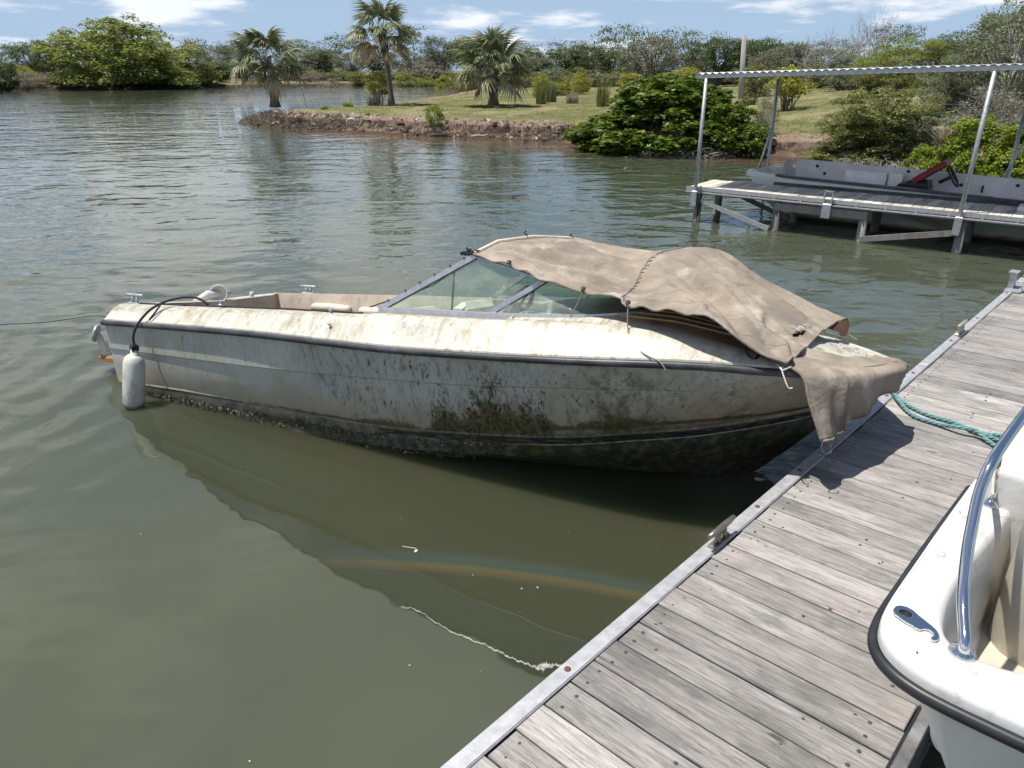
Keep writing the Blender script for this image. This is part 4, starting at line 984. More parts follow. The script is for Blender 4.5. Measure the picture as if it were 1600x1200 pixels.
MB().bar((4.10, -.04, .30), (2.80, -.06, .04), .025, .085).build('brace', M['wood2'], ld)
MB().bar((.25, .9, .45), (1.4, .9, .05), .03, .08).build('brace', M['wood2'], ld)
MB().bar((2.9, .9, .42), (4.1, .9, .10), .03, .08).build('brace', M['wood2'], ld)
MB().box((2.25, -.07, .42), (.13, .05, .22), .01).box((2.19, -.07, .62), (.018, .03, .20)).box((2.31, -.07, .62), (.018, .03, .20)).box((2.25, -.07, .715), (.138, .03, .018)).build('bracket', M['galv'], ld)
for xx, zt in ((0.03, 2.33), (4.07, 2.44)):
    MB().tube([(xx, -.05, .28), (xx, -.05, zt)], .030, 12).build('roof_post', M['galv'], ld)
    MB().box((xx, -.06, .40), (.10, .09, .26), .01).build('post_bracket', M['galv'], ld)
MB().tube([(.13, -.08, .10), (.13, -.08, .62)], .018, 8).build('hand_hold', M['dark'], ld)
for xx in (.30, 4.35):
    MB().tube([(xx, 2.72, -.6), (xx - .02, 2.72, 2.30)], .030, 10).build('roof_post', M['galv'], ld)
MB().tube([(.10, 2.60, .35), (.31, 2.70, 1.55)], .020, 8).build('leaning_brace', M['galv'], ld)
MB().tube([(4.15, 2.60, .35), (4.55, 2.70, 1.75)], .020, 8).build('leaning_brace', M['galv'], ld)
zf = lambda x: 2.36 + .0285 * x
MB().bar((-.14, -.05, zf(-.14)), (7.2, -.05, zf(7.2)), .05, .055).build('roof_beam', M['alu'], ld)
MB().bar((-.14, 2.72, zf(-.14) + .0), (7.2, 2.72, zf(7.2) + .0), .05, .055).build('roof_beam', M['alu'], ld)
for k in range(7):
    xx = .0 + k * 1.15; MB().bar((xx, 0, zf(xx) - .002), (xx, 2.66, zf(xx) - .002), .04, .05).build('rafter', M['under'], ld)
N_ = 640; rows = [[], []]
for k in range(N_ + 1):
    xx = -.16 + 7.4 * k / N_; zz = zf(xx) + .045 + .0105 * sin(xx * 2 * pi / .118)
    rows[0].append((xx, -.085, zz)); rows[1].append((xx, 2.80, zz))
rf = MB().grid(rows).build('corrugated_roof', M['clad'], ld); md = rf.modifiers.new('solid', 'SOLIDIFY'); md.thickness = .004

# the skiff on the far side of that dock
sk = empty('skiff', mat=LM @ Matrix.Translation((.42, 1.18, 0)), label='open grey-white skiff tied behind the covered dock with a red seat', cat='boat')
def skiff():
    Ls = 6.6; n = 26; st = []
    for k in range(n):
        t = k / (n - 1); x = t * Ls; w = 1.36 * (min(1, .60 + t * 3.2) if t < .13 else 1.0); rk = .55 * max(0, 1 - t / .16) ** 1.6
        st.append((x, w, rk, .62 + .13 * max(0, 1 - t * 1.2)))
    out = []
    for (x, w, rk, zg) in st:
        c = .69; hw = w / 2; out.append([(x, c - hw, zg), (x, c - hw, zg - .10), (x + rk * .4, c - hw * .97, .26), (x + rk * .75, c - hw * .90, .02 + rk * .3), (x + rk * .8, c - hw * .86, -.10 + rk * .5), (x + rk, c, -.16 + rk * .75), (x + rk * .8, c + hw * .86, -.10 + rk * .5), (x + rk * .75, c + hw * .9, .02 + rk * .3), (x + rk * .4, c + hw * .97, .26), (x, c + hw, zg - .10), (x, c + hw, zg)])
    mb = MB().grid(out, False, flip=True); mb.add(out[0], [tuple(range(11))]); mb.add(out[-1], [tuple(range(11))[::-1]])
    g = G('skiff_hull_paint'); o = g.obj(); xx, yy, zz = g.sep(o); nn = g.noise(g.mapping(o, (3, 3, 9)), 2, 5, .7)
    c = g.mix(g.step(nn, .35, .7), (.68, .71, .67), (.55, .59, .55)); c = g.mix(g.step(g.math('ADD', zz, g.math('MULTIPLY', g.math('SUBTRACT', nn, .5), .12)), .13, .05), c, (.20, .16, .07)); c = g.mix(g.step(zz, .06, .03), c, (.02, .02, .018))
    g.set(color=c, rough=.5); mb.build('hull', g.m, sk, fix=True)
    cap = MB(); rows = []
    for (x, w, rk, zg) in st:
        c = .69; hw = w / 2; rows.append([(x, c - hw - .03, zg - .03), (x, c - hw - .03, zg + .012), (x, c - hw + .09, zg + .012), (x, c - hw + .09, zg - .02), (x + .03, c - hw + .10, .22), (x + .03, c + hw - .10, .22), (x, c + hw - .09, zg + .10), (x, c + hw - .09, zg + .16), (x, c + hw + .02, zg + .16), (x, c + hw + .02, zg + .05)])
    for rr_ in (rows[0:1]):
        pass
    for a, b, nm, mt in ((0, 4, 'near_gunwale', 'rubberg'), (3, 6, 'cockpit_sole', 'skiffgrey'), (5, 10, 'far_side_liner', 'skiffgrey')):  # near gunwale: the roof's shade put into its colour as dark grey
        MB().grid([r_[a:b] for r_ in rows[2:]], False, flip=True).build(nm, M[mt], sk)
    MB().box((Ls / 2 + .3, -.012, .595), (Ls - .5, .03, .06), .01).build('rub_rail', M['rubberg'], sk)
    # bow: raised stem pieces and front bulkhead
    MB().add([(.16, 1.28, .62), (.42, 1.30, .93), (.42, 1.30, .60), (.16, 1.28, .55), (.16, 1.36, .62), (.42, 1.37, .93), (.42, 1.37, .60), (.16, 1.36, .55)], [(0, 1, 2, 3), (7, 6, 5, 4), (0, 4, 5, 1), (1, 5, 6, 2), (3, 7, 4, 0)]).build('bow_wing', M['boatside'], sk)
    MB().add([(.38, 1.32, .91), (.40, .86, .86), (.40, .86, .56), (.38, 1.32, .56)], [(0, 1, 2, 3)]).build('front_liner', M['skiffgrey'], sk)
    MB().box((-.05, .52, .69), (.16, .20, .10), .02).build('bow_step', M['boatside'], sk)
    MB().box((1.80, 1.12, .62), (.70, .05, .34), .012).build('hatch_board', M['white'], sk)
    MB().box((2.30, 1.12, .62), (.22, .06, .34), .012).build('hatch_board', M['white'], sk)
    MB().box((1.25, 1.0, .50), (.30, .30, .14), .05).build('cushion', M['red'], sk)
    # helm seat with red back, black base and wheel
    MB().box((2.66, .85, .58), (.50, .42, .20), .04).box((2.72, .85, .70), (.34, .4, .08), .03).build('seat_base', M['dark'], sk)
    R = Matrix.Rotation(radians(-38), 3, 'Y'); MB().box((2.86, .85, .90), (.56, .40, .09), .035, R).build('seat_back', M['red'], sk)
    MB().bar((2.75, .70, .74), (3.05, .70, .98), .03, .03).bar((2.75, 1.0, .74), (3.05, 1.0, .98), .03, .03).build('seat_hinge', M['dark'], sk)
    wh = MB(); Rw = Matrix.Rotation(radians(58), 3, 'Y'); c = Vector((3.20, .85, .84)); pts = [c + Rw @ Vector((.19 * cos(a), .19 * sin(a), 0)) for a in np.linspace(0, 2 * pi, 25)]
    wh.tube(pts, .016, 7)
    for a in (.5, 2.6, 4.7): wh.bar(c, c + Rw @ Vector((.18 * cos(a), .18 * sin(a), 0)), .02, .014)
    wh.tube([c, c + Rw @ Vector((0, 0, -.22))], .03, 8); wh.build('steering_wheel', M['dark'], sk)
    for (x_, z_) in ((.55, .80), (.90, .80), (2.45, .82), (3.30, .66), (4.1, .72), (1.05, .68)):
        MB().lathe([(.0, .0), (.022, .0), (.028, .012), (.0, .014)], (x_, 1.275, z_), 10, Matrix.Rotation(radians(90), 3, 'X')).build('plug', M['dark'], sk)
    MB().box((3.62, 1.268, .62), (.03, .012, .12), .003).build('rod_strap', M['dark'], sk)
    MB().box((4.35, 1.27, .70), (.025, .015, .30)).build('panel_rib', M['boatside'], sk)
    MB().tube([(3.9, .02, .66), (4.9, .05, .655)], .018, 8).build('side_grab_rail', M['alu'], sk)
    # cushion with small pink box toward the right edge
    for ch, xo in (('0', 0), ('C', .11), ('J', .20), ('0', .29)):
        tcv = bpy.data.curves.new('t', 'FONT'); tcv.body = ch; tcv.size = .115; tcv.extrude = .001
        to = bpy.data.objects.new('t', tcv); COL.objects.link(to); dg = bpy.context.evaluated_depsgraph_get(); me = bpy.data.meshes.new_from_object(to.evaluated_get(dg)); bpy.data.objects.remove(to)
        o = link_mesh('registration_character', me, sk, M['dark']); o.location = (2.62 + xo, -.0085, .33); o.rotation_euler = (radians(94), 0, 0)
skiff()
pp = LM @ Vector((4.98, .62, .60)); 
b1 = MB(); b1.box((0, 0, .03), (.46, .36, .06), .02); ob = b1.build('white_cushion', M['boatside']); ob.matrix_world = LM @ Matrix.Translation((4.92, .78, .588)); tag(ob, 'white flat cushion lying on the covered dock at the right edge', 'cushion')
ob = MB().box((0, 0, .045), (.12, .10, .09), .02).build('pink_box', simple('pink_plastic', (.65, .26, .2), .5)); ob.matrix_world = LM @ Matrix.Translation((4.86, .80, .649)); tag(ob, 'small pink box on the white cushion', 'box')

# ------------------------------------------------------------------ floating dock in front
du = Vector((.69071, .72312, .0016)).normalized(); dn = Vector((-.0235, .0202, .9995)).normalized(); dv = dn.cross(du).normalized()   # dv points to the water side
DZ = CAMZ - 2.0
n_ = dn; P0 = Vector((0, 0, CAMZ)) - Vector((0, 0, 2.0 * dn.z / dn.z))
p_in = at_plane(1063, 918, dn, Vector((0, 0, CAMZ - 2.0)))
O_d = p_in - du * p_in.dot(du)
DM = frame_matrix(O_d, du, dv, dn)
DI = DM.inverted()
p_right = DI @ at_plane(1400, 1124, dn, Vector((0, 0, CAMZ - 2.0)))
WD = -p_right.y
print('DOCK width', WD, 'right', p_right, 'O', O_d)
dk = empty('floating_dock', mat=DM, label='grey weathered plank dock with an aluminium edge running up to the right', cat='dock')
rd = random.Random(17)
boards = [MB().box((0, 0, 0), (.1385 - dw, WD + .05, .036), .0035).mesh('board_%d' % i) for i, dw in enumerate((0, .002, .004))]
for me in boards: me.materials.append(M['wood'])
SP = .1435
k = 0; x0 = 1.159 - 8 * SP
while True:
    xs_ = x0 + k * SP; 
    if xs_ > 15.2: break
    if not (9.18 < xs_ < 9.30):
        o = link_mesh('plank', boards[k % 3], dk); wide = WD + .05
        o.location = (xs_ + SP / 2, -wide / 2 + .012 + rd.uniform(-.006, .004), -.018 + rd.uniform(-.0025, .0015)); o.rotation_euler = (rd.uniform(-.0015, .0015), rd.uniform(-.006, .006), rd.uniform(-.0016, .0016))
    k += 1
# screws: two at each end of every board
sc = MB(); 
for j in range(k):
    xs_ = x0 + j * SP
    for dx in (.035, .105):
        for yy in (-.045 + rd.uniform(-.008, .008), -WD + .05 + rd.uniform(-.01, .01), -WD * (.5 + rd.uniform(-.01, .01))):
            if abs(yy + WD * .5) < .05 and rd.random() > .22: continue
            c = (xs_ + dx + rd.uniform(-.006, .006), yy, -.0006); n8 = 8; rr = .0048 if abs(yy) < .2 else .0052
            sc.add([(c[0] + rr * cos(a), c[1] + rr * sin(a), c[2] + .0012) for a in np.linspace(0, 2 * pi, n8, endpoint=False)] + [(c[0] + rr * 1.5 * cos(a), c[1] + rr * 1.5 * sin(a), c[2] + .0004) for a in np.linspace(0, 2 * pi, n8, endpoint=False)], [tuple(range(n8))] + [(i_, i_ + 8, (i_ + 1) % 8 + 8, (i_ + 1) % 8) for i_ in range(8)])
sc.build('screw_heads', simple('dark_screw', (.05, .042, .04), .6), dk, kind='stuff')
lt = MB()
for _ in range(70):
    x_ = rd.uniform(.7, 7.5); y_ = -rd.uniform(.03, WD); s_ = rd.uniform(.003, .010); a_ = rd.uniform(0, 6)
    lt.add([(x_ + s_ * cos(a_), y_ + s_ * sin(a_), .0035), (x_ - s_ * .5 * sin(a_), y_ + s_ * .5 * cos(a_), .002), (x_ - s_ * cos(a_), y_ - s_ * sin(a_), .0035), (x_ + s_ * .5 * sin(a_), y_ - s_ * .5 * cos(a_), .002)], [(0, 1, 2, 3)])
lt.build('leaf_litter', simple('dry_leaf_bits', (.12, .08, .05), .8, 0, .6, 30), dk, kind='stuff')
# aluminium edge angle in lengths
for (a, b) in ((-.6, 3.86), (3.868, 5.79), (5.798, 9.19), (9.30, 15.4)):
    mb = MB(); mb.box(((a + b) / 2, .047, .004), (b - a, .068, .007), .002); mb.box(((a + b) / 2, .079, -.075), (b - a, .007, .15)); mb.box(((a + b) / 2, .020, .0085), (b - a, .006, .006)); mb.build('edge_angle', M['alu'], dk)
MB().box((6.9, .055, -.16), (15.8, .04, .16)).build('side_beam', M['wood2'], dk)
bo = MB()
for xx in (1.62, 2.72, 3.12, 3.62, 4.6, 5.0, 5.55, 6.5, 7.3, 8.4, 8.9, 10.2): bo.lathe([(.013, 0), (.013, .003), (.009, .006), (.0, .0065)], (xx, .05, .0075), 10)
bo.build('edge_bolts', M['rust'], dk, kind='stuff')
MB().box((7.4, -WD - .072, -.085), (16.8, .042, .20), .004).build('fascia_board', simple('grey_fascia', (.17, .17, .17), .8, 0, .45, 9, .004), dk)
MB().box((7.4, -WD - .045, -.003), (16.8, .010, .020)).build('edge_batten', M['dark'], dk)
bo = MB()
for j in range(26): bo.lathe([(.008, 0), (.008, .003), (0, .004)], (.2 + j * .42, -WD - .0935, -.06 - .05 * (j % 2)), 8, Matrix.Rotation(radians(90), 3, 'X'))
bo.build('fascia_bolts', M['dark'], dk, kind='stuff')
for xx in (.8, 3.2, 5.6, 8.0, 10.4, 12.8):
    MB().box((xx, -WD / 2, -.30), (.9, WD * .8, .36), .03).build('float', M['dark'], dk)
# dock cleats
def cleat(x, y, z, s, parent, mat, rot=0, name='cleat'):
    c = MB(); c.box((x, y, z + .008 * s), (.15 * s, .045 * s, .014 * s), .004); base = c
    for sx in (-1, 1): c.tube([(x + sx * .030 * s, y, z + .01 * s), (x + sx * .028 * s, y, z + .075 * s)], [.016 * s, .011 * s], 10)
    c.tube([(x - .115 * s, y, z + .084 * s), (x - .06 * s, y, z + .082 * s), (x + .06 * s, y, z + .082 * s), (x + .115 * s, y, z + .084 * s)], [.011 * s, .015 * s, .015 * s, .011 * s], 12)
    for sx in (-1, 1): c.lathe([(.009 * s, 0), (.009 * s, .006 * s), (0, .008 * s)], (x + sx * .062 * s, y, z + .015 * s), 8)
    return c.build(name, mat, parent)
ck = DI @ at_plane(1132, 852, dn, Vector((0, 0, CAMZ - 2.0)))
cleat(ck.x, .035, .008, 1.0, dk, simple('bronze_cleat', (.27, .25, .21), .4, .7, .2, 30))
ck2 = DI @ at_plane(1500, 523, dn, Vector((0, 0, CAMZ - 2.0)))
cleat(ck2.x, .04, .008, 1.05, dk, simple('bronze_cleat_pale', (.46, .44, .36), .45, .5, .2, 30))
# hinge bracket where the next length of dock joins
bx_ = DI @ at_plane(1583, 452, dn, Vector((0, 0, CAMZ - 2.0)))
MB().box((bx_.x, .06, .085), (.11, .05, .17), .006).box((bx_.x, .06, .176), (.14, .08, .012)).box((bx_.x, .02, .012), (.34, .14, .012)).build('hinge_bracket', M['galv'], dk)
MB().tube([(bx_.x - .10, -.05, .03), (bx_.x - .02, -.25, .03)], .028, 10).tube([(bx_.x + .02, -.02, .03), (bx_.x + .06, -.30, .03)], .028, 10).build('hinge_pin', M['galv'], dk)

# teal mooring ropes across the dock (two parts of one line, running from under the bow to the right)
def on_dock(px, py, h): 
    q = at_plane(px, py, dn, Vector((0, 0, CAMZ - 2.0)) + dn * h); return q
def rope_obj(name, pts, r, mat, label, cat='rope', n=140, group=None, twist=True):
    P = crom(pts, n); mb = MB(); 
    if twist:
        Pv = [Vector(p) for p in P]; L = [0]
        for i in range(1, n): L.append(L[-1] + (Pv[i] - Pv[i - 1]).length)
        N2 = max(n, int(L[-1] / (r * 1.1))); N2 = min(N2, 900); S_ = np.linspace(0, L[-1], N2); XYZ = np.array(P); PP = [Vector([float(np.interp(s, L, XYZ[:, c])) for c in range(3)]) for s in S_]
        for st in range(3):
            pts2 = []
            for i, p_ in enumerate(PP):
                d = (PP[min(i + 1, N2 - 1)] - PP[max(i - 1, 0)]).normalized(); a = d.cross(Vector((0, 0, 1))).normalized(); b = a.cross(d); ang = S_[i] / (r * 7.5) * 2 * pi + st * 2 * pi / 3
                pts2.append(p_ + (a * cos(ang) + b * sin(ang)) * r * .5)
            mb.tube(pts2, r * .56, 6)
    else: mb.tube(P, r, 8)
    o = mb.build(name, mat); tag(o, label, cat, group); return o
rope_obj('dock_line', [on_dock(1384, 606, -.05), on_dock(1396, 616, .02), on_dock(1420, 634, .016), on_dock(1455, 650, .016), on_dock(1490, 660, .016), on_dock(1530, 677, .016), on_dock(1560, 680, .018), on_dock(1600, 686, .016), on_dock(1660, 694, .016)], .0135, M['teal'], 'faded teal rope crossing the dock planks, upper strand', group='teal ropes on the dock')
rope_obj('dock_line', [on_dock(1388, 612, -.05), on_dock(1402, 624, .02), on_dock(1425, 648, .016), on_dock(1465, 662, .018), on_dock(1500, 668, .045), on_dock(1525, 673, .045), on_dock(1545, 690, .018), on_dock(1570, 704, .016), on_dock(1600, 716, .016), on_dock(1650, 728, .016)], .0135, M['teal'], 'faded teal rope crossing the dock planks, lower strand that bends down to the right', group='teal ropes on the dock')
rope_obj('dock_line', [on_dock(1533, 676, .016), on_dock(1560, 688, .016), on_dock(1600, 698, .016), on_dock(1650, 706, .016)], .0135, M['teal'], 'short end of teal rope between the two long strands', group='teal ropes on the dock')

# ------------------------------------------------------------------ the derelict motorboat (local axes: x forward, y to the far side, z up; listing away, bow up)
bL, bA, bU = Vector((.89692, -.43746, .06453)), Vector((.44102, .87438, -.20236)), Vector((.0321, .20997, .97718))
BM = frame_matrix(Vector((-2.8774, 6.4944, .3709)), bL, bA, bU)
boat = empty('motorboat', mat=BM, label='derelict white runabout stained with mildew and algae, listing at the dock', cat='boat')
SH = [(0, 1.00, 0), (.9, 1.02, .03), (1.7, 1.04, .05), (2.8, 1.07, .055), (3.5, 1.08, .08), (4.13, 1.07, .11), (4.5, 1.03, .13), (4.82, .97, .14), (5.1, .905, .135), (5.27, .82, .13), (5.40, .71, .12), (5.50, .58, .11), (5.59, .41, .105), (5.68, .21, .10), (5.75, 0, .10)]
CR = [(.01, .97, -.22), (1.67, .995, -.20), (2.54, 1.0, -.17), (3.29, 1.0, -.135), (3.93, .975, -.085), (4.49, .92, -.04), (4.9, .82, -.02), (5.2, .68, -.01), (5.40, .48, -.005), (5.55, .27, .0), (5.65, 0, .0)]
CH = [(.03, .92, -.50), (.86, .90, -.495), (1.51, .885, -.51), (2.23, .865, -.53), (2.87, .85, -.52), (3.84, .80, -.44), (4.42, .70, -.35), (4.77, .60, -.29), (5.1, .46, -.215), (5.32, .27, -.17), (5.50, 0, -.14)]
LC = [(.05, .90, -.64), (1.6, .85, -.69), (2.84, .80, -.68), (3.8, .70, -.595), (4.4, .60, -.49), (4.76, .50, -.425), (5.05, .36, -.36), (5.25, .18, -.32), (5.40, 0, -.29)]
KL = [(.10, 0, -.92), (3.9, 0, -.92), (4.5, 0, -.86), (4.83, 0, -.78), (5.01, 0, -.68), (5.12, 0, -.58), (5.26, 0, -.44), (5.38, 0, -.31)]
def curve_l(T, n):
    """resample a half-breadth table evenly, finer towards the bow"""
    P = np.array(T, float); ext = crom(P, 400); E_ = np.array(ext); s = np.concatenate([[0], np.cumsum(np.linalg.norm(np.diff(E_, axis=0), axis=1))]); s /= s[-1]
    t = 1 - (1 - np.linspace(0, 1, n)) ** 1.25
    return np.stack([np.interp(t, s, E_[:, c]) for c in range(3)], 1)
NB = 72
cS, cC, cH, cL, cK = (curve_l(t, NB) for t in (SH, CR, CH, LC, KL))
def side_rows(sgn):
    rows = []
    for i in range(NB):
        s, c, h, l, k = (np.array(v[i]) for v in (cS, cC, cH, cL, cK))
        lip = np.array([0, 1, 0])
        w = min(1, s[1] / .5)
        pts = [s, s * .5 + c * .5, c + np.array([0, .004 * w, .004]), c + np.array([0, -.010 * w, -.004]), c * .5 + h * .5 + np.array([0, .010 * w, 0]), h + np.array([0, .010 * w, .012]), h + np.array([0, .012 * w, 0]), h + np.array([0, -.018 * w, -.012]), h * .5 + l * .5, l + np.array([0, .012 * w, .01]), l, l * .5 + k * .5, k]
        rows.append([(p[0], sgn * p[1], p[2]) for p in pts])
    return rows
mb = MB(); near, far = side_rows(-1), side_rows(1)
mb.grid(near, True); mb.grid(far, True, flip=True)
tr = near[0] + far[0][::-1][1:]
mb.add(tr, [tuple(range(len(tr)))])
hull = mb.build('hull', M['hull'], boat, fix=True)
es = hull.modifiers.new('edge', 'EDGE_SPLIT'); es.split_angle = radians(22)
# dark boot stripe just under the chine, and its pale lower line
def strip(name, curve, z0, z1, l0, l1, mat, off=.004, sides=(-1, 1), fadecurve=None):
    mb = MB()
    for sg in sides:
        rows = []
        for i in range(NB):
            h, l = cH[i], cL[i]
            if not (l0 <= h[0] <= l1): continue
            d = (l - h); d /= np.linalg.norm(d) + 1e-9; o = np.array([0, off, 0])
            a = h + np.array([0, -.014, -.012]) + d * z0 + o; b = h + np.array([0, -.014, -.012]) + d * z1 + o
            rows.append([(a[0], sg * (a[1] - .012), a[2]), (a[0], sg * a[1], a[2]), (b[0], sg * b[1], b[2]), (b[0], sg * (b[1] - .012), b[2])])
        mb.grid(rows, False, flip=(sg > 0))
    return mb.build(name, mat, boat)
gs = G('worn_boot_stripe'); o_ = gs.obj(); wn_ = gs.noise(gs.mapping(o_, (3, 3, 14)), 4, 6, .75)
gs.set(color=gs.mix(gs.step(wn_, .50, .60), (.018, .018, .022), (.12, .12, .08)), rough=.5)
strip('boot_stripe', None, .006, .052, 2.55, 5.42, gs.m)
strip('stripe_line', None, .060, .070, 2.75, 5.42, simple('worn_white_line', (.42, .40, .32), .6, 0, .5, 25), .0035)
# rub rail
rr_ = MB()
for sg in (-1, 1):
    rows = []
    for i in range(NB):
        s = cS[i]; t = cS[min(i + 1, NB - 1)] - cS[max(i - 1, 0)]; nx, ny = t[1], -t[0]; L_ = sqrt(nx * nx + ny * ny) + 1e-9; n2 = np.array([-t[1] * -1, t[0], 0]); n2 = np.array([-t[1], t[0], 0]); n2 = n2 / (np.linalg.norm(n2) + 1e-9)
        if n2[1] < 0: n2 = -n2
        if i == NB - 1: n2 = np.array([1., 0, 0])
        q = [(.0, -.024), (.020, -.024), (.030, -.012), (.030, .004), (.020, .016), (.0, .016)]
        rows.append([(s[0] + n2[0] * a, sg * (s[1] + n2[1] * a), s[2] + b) for a, b in q])
    rr_.grid(rows, True, flip=(sg > 0))
rr_.box((-.012, 0, -.004), (.030, 2.0, .040), .008)
rr_.build('rub_rail', M['rubberg'], boat)
# deck moulding: sloping outer face, flat top, cockpit opening, crowned foredeck
TOPZ = [(0, .135), (.94, .175), (1.84, .215), (2.5, .235), (2.62, .255), (3.4, .275), (4.17, .305), (4.6, .285), (4.9, .235), (5.2, .175), (5.45, .128), (5.65, .112), (5.79, .105)]
CENT = [(3.0, .30), (3.7, .36), (4.3, .42), (4.55, .405), (4.8, .355), (5.1, .28), (5.34, .205), (5.53, .145), (5.7, .118), (5.79, .105)]
def deck_prof(i, sg):
    s = cS[i]; A_ = s[1]; f = min(1, A_ / .8); x = s[0]; zt = interp(TOPZ, x); us = s[2]
    pts = [(A_ - .004, us + .010), (A_ - .006, us + .026), (A_ - .020 * f, us + .034), (A_ - .085 * f, us + .034 + (zt - us - .03) * .62), (A_ - .108 * f, us + .03 + (zt - us - .03) * .80), (A_ - .118 * f, us + .03 + (zt - us - .03) * .84), (A_ - .155 * f, zt), (A_ - .20 * f, zt + .002)]
    return [(x, sg * a, z) for a, z in pts]
dkm = MB(); OPEN0, OPEN1 = .16, 3.62
for sg in (-1, 1):
    dkm.grid([deck_prof(i, sg) for i in range(NB)], True, flip=(sg < 0))
rows = []
i1 = [i for i in range(NB) if cS[i][0] >= OPEN1 - .05]
for i in i1:
    s = cS[i]; x = s[0]; f = min(1, s[1] / .8); a = s[1] - .20 * f; zt = interp(TOPZ, x) + .002; zc = interp(CENT, x); row = []
    for k in range(17):
        u = k / 8 - 1; row.append((x + .0, u * a, zt + (zc - zt) * (1 - abs(u) ** 2.2)))
    rows.append(row)
dkm.grid(rows, True)
# transom deck
x0_ = [deck_prof(0, -1)[-1], deck_prof(0, 1)[-1]]
dkm.add([(0, -.805, .137), (OPEN0, -.805, .142), (OPEN0 + .02, 0, .118), (OPEN0, .66, .128), (OPEN0 + .03, .72, .150), (OPEN0, .805, .152), (0, .805, .137), (0, 0, .112)], [(0, 1, 2, 7), (7, 2, 3, 6), (3, 4, 5, 6)])
dkm.add([(0, -.985, .015), (0, -.805, .137), (0, 0, .112), (0, .805, .137), (0, .985, .015), (0, .98, -.02), (0, -.98, -.02)], [(0, 1, 2, 3, 4, 5, 6)])
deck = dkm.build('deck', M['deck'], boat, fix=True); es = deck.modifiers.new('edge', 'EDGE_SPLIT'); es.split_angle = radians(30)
# cockpit liner
ln = MB()
for sg in (-1, 1):
    rows = []
    for i in range(NB):
        x = cS[i][0]
        if x < OPEN0 - .08 or x > OPEN1 + .06: continue
        a = cS[i][1] - .20; zt = interp(TOPZ, x)
        extra = .035 if sg > 0 else 0
        rows.append([(x, sg * (a + .004), zt + .004 + extra * .3), (x, sg * (a - .018), zt + .004 + extra * .3), (x, sg * (a - .03), zt - .03), (x, sg * (a - .05), zt - .20), (x, sg * (a - .055), -.12), (x, sg * (a - .10), -.125), (x, sg * (a - .12), -.47)])
    ln.grid(rows, True, flip=(sg < 0))
zt = .13
ln.add([(OPEN0, -.81, zt), (OPEN0 + .02, 0, .115), (OPEN0, .81, zt + .012), (OPEN0 + .04, .78, -.47), (OPEN0 + .06, 0, -.47), (OPEN0 + .04, -.78, -.47)], [(0, 1, 4, 5), (1, 2, 3, 4)])
ln.add([(OPEN0, -.78, -.465), (OPEN1, -.80, -.465), (OPEN1, .80, -.465), (OPEN0, .78, -.465)], [(0, 1, 2, 3)])
ln.add([(OPEN1, -.86, .30), (OPEN1, -.8, -.47), (OPEN1, .8, -.47), (OPEN1, .86, .30), (OPEN1, 0, .355)], [(0, 1, 2, 3, 4)])
liner = ln.build('cockpit_liner', M['liner'], boat); es = liner.modifiers.new('edge', 'EDGE_SPLIT'); es.split_angle = radians(35)
# engine box, aft deck edge trim, far quarter coaming
MB().box((.75, 0, -.20), (.62, .62, .52), .05).build('engine_box', M['liner'], boat)
mt = MB(); mt.tube([(x, -(float(np.interp(x, cS[:, 0], cS[:, 1])) - .198), interp(TOPZ, x) + .008) for x in np.linspace(.12, 2.5, 26)], .0075, 6); mt.build('edge_trim', M['dark'], boat)
mt = MB(); mt.tube([(x, (float(np.interp(x, cS[:, 0], cS[:, 1])) + .0), .075 + interp(TOPZ, x) * .5) for x in np.linspace(.3, 2.6, 20)], .006, 6); mt.build('far_trim', M['alu'], boat)
for (a, b) in ((.62, 1.12), (1.20, 1.66), (1.76, 2.25)):
    MB().tube([(a + .02, .765, .045), (a + .05, .755, .05), ((a + b) / 2, .755, .053), (b - .05, .755, .05), (b - .02, .765, .045)], [.030, .042, .045, .042, .030], 12).build('side_bolster', M['vinyl'], boat)
    MB().box(((a + b) / 2, .785, -.04), (b - a - .06, .03, .13), .01).build('bolster_base', M['liner'], boat)
# seats and far side of the cockpit seen through the glass
for (y_, x_) in ((-.40, 2.92), (.40, 2.92)):
    st_ = MB(); st_.box((x_, y_, -.16), (.46, .46, .16), .04); st_.box((x_ - .26, y_, .06), (.13, .46, .40), .05); st_.box((x_, y_, -.34), (.3, .3, .26), .01); st_.build('seat', M['vinyl'], boat)
MB().box((3.5, .42, .20), (.26, .62, .18), .04).build('dashboard', M['liner'], boat)
MB().box((3.56, -.42, .20), (.22, .62, .16), .04).build('dashboard', M['liner'], boat)
wh = MB(); c = Vector((3.43, -.40, .30)); Rw = Matrix.Rotation(radians(-62), 3, 'Y'); wh.tube([c + Rw @ Vector((.175 * cos(a), .175 * sin(a), 0)) for a in np.linspace(0, 2 * pi, 29)], .015, 8)
for a in (0.3, 2.4, 4.5): wh.bar(c, c + Rw @ Vector((.17 * cos(a), .17 * sin(a), 0)), .035, .012)
wh.lathe([(.05, 0), (.045, .02), (0, .03)], c, 14, Rw); wh.tube([c, c + Vector((.14, 0, -.08))], .035, 10); wh.build('steering_wheel', M['dark'], boat)

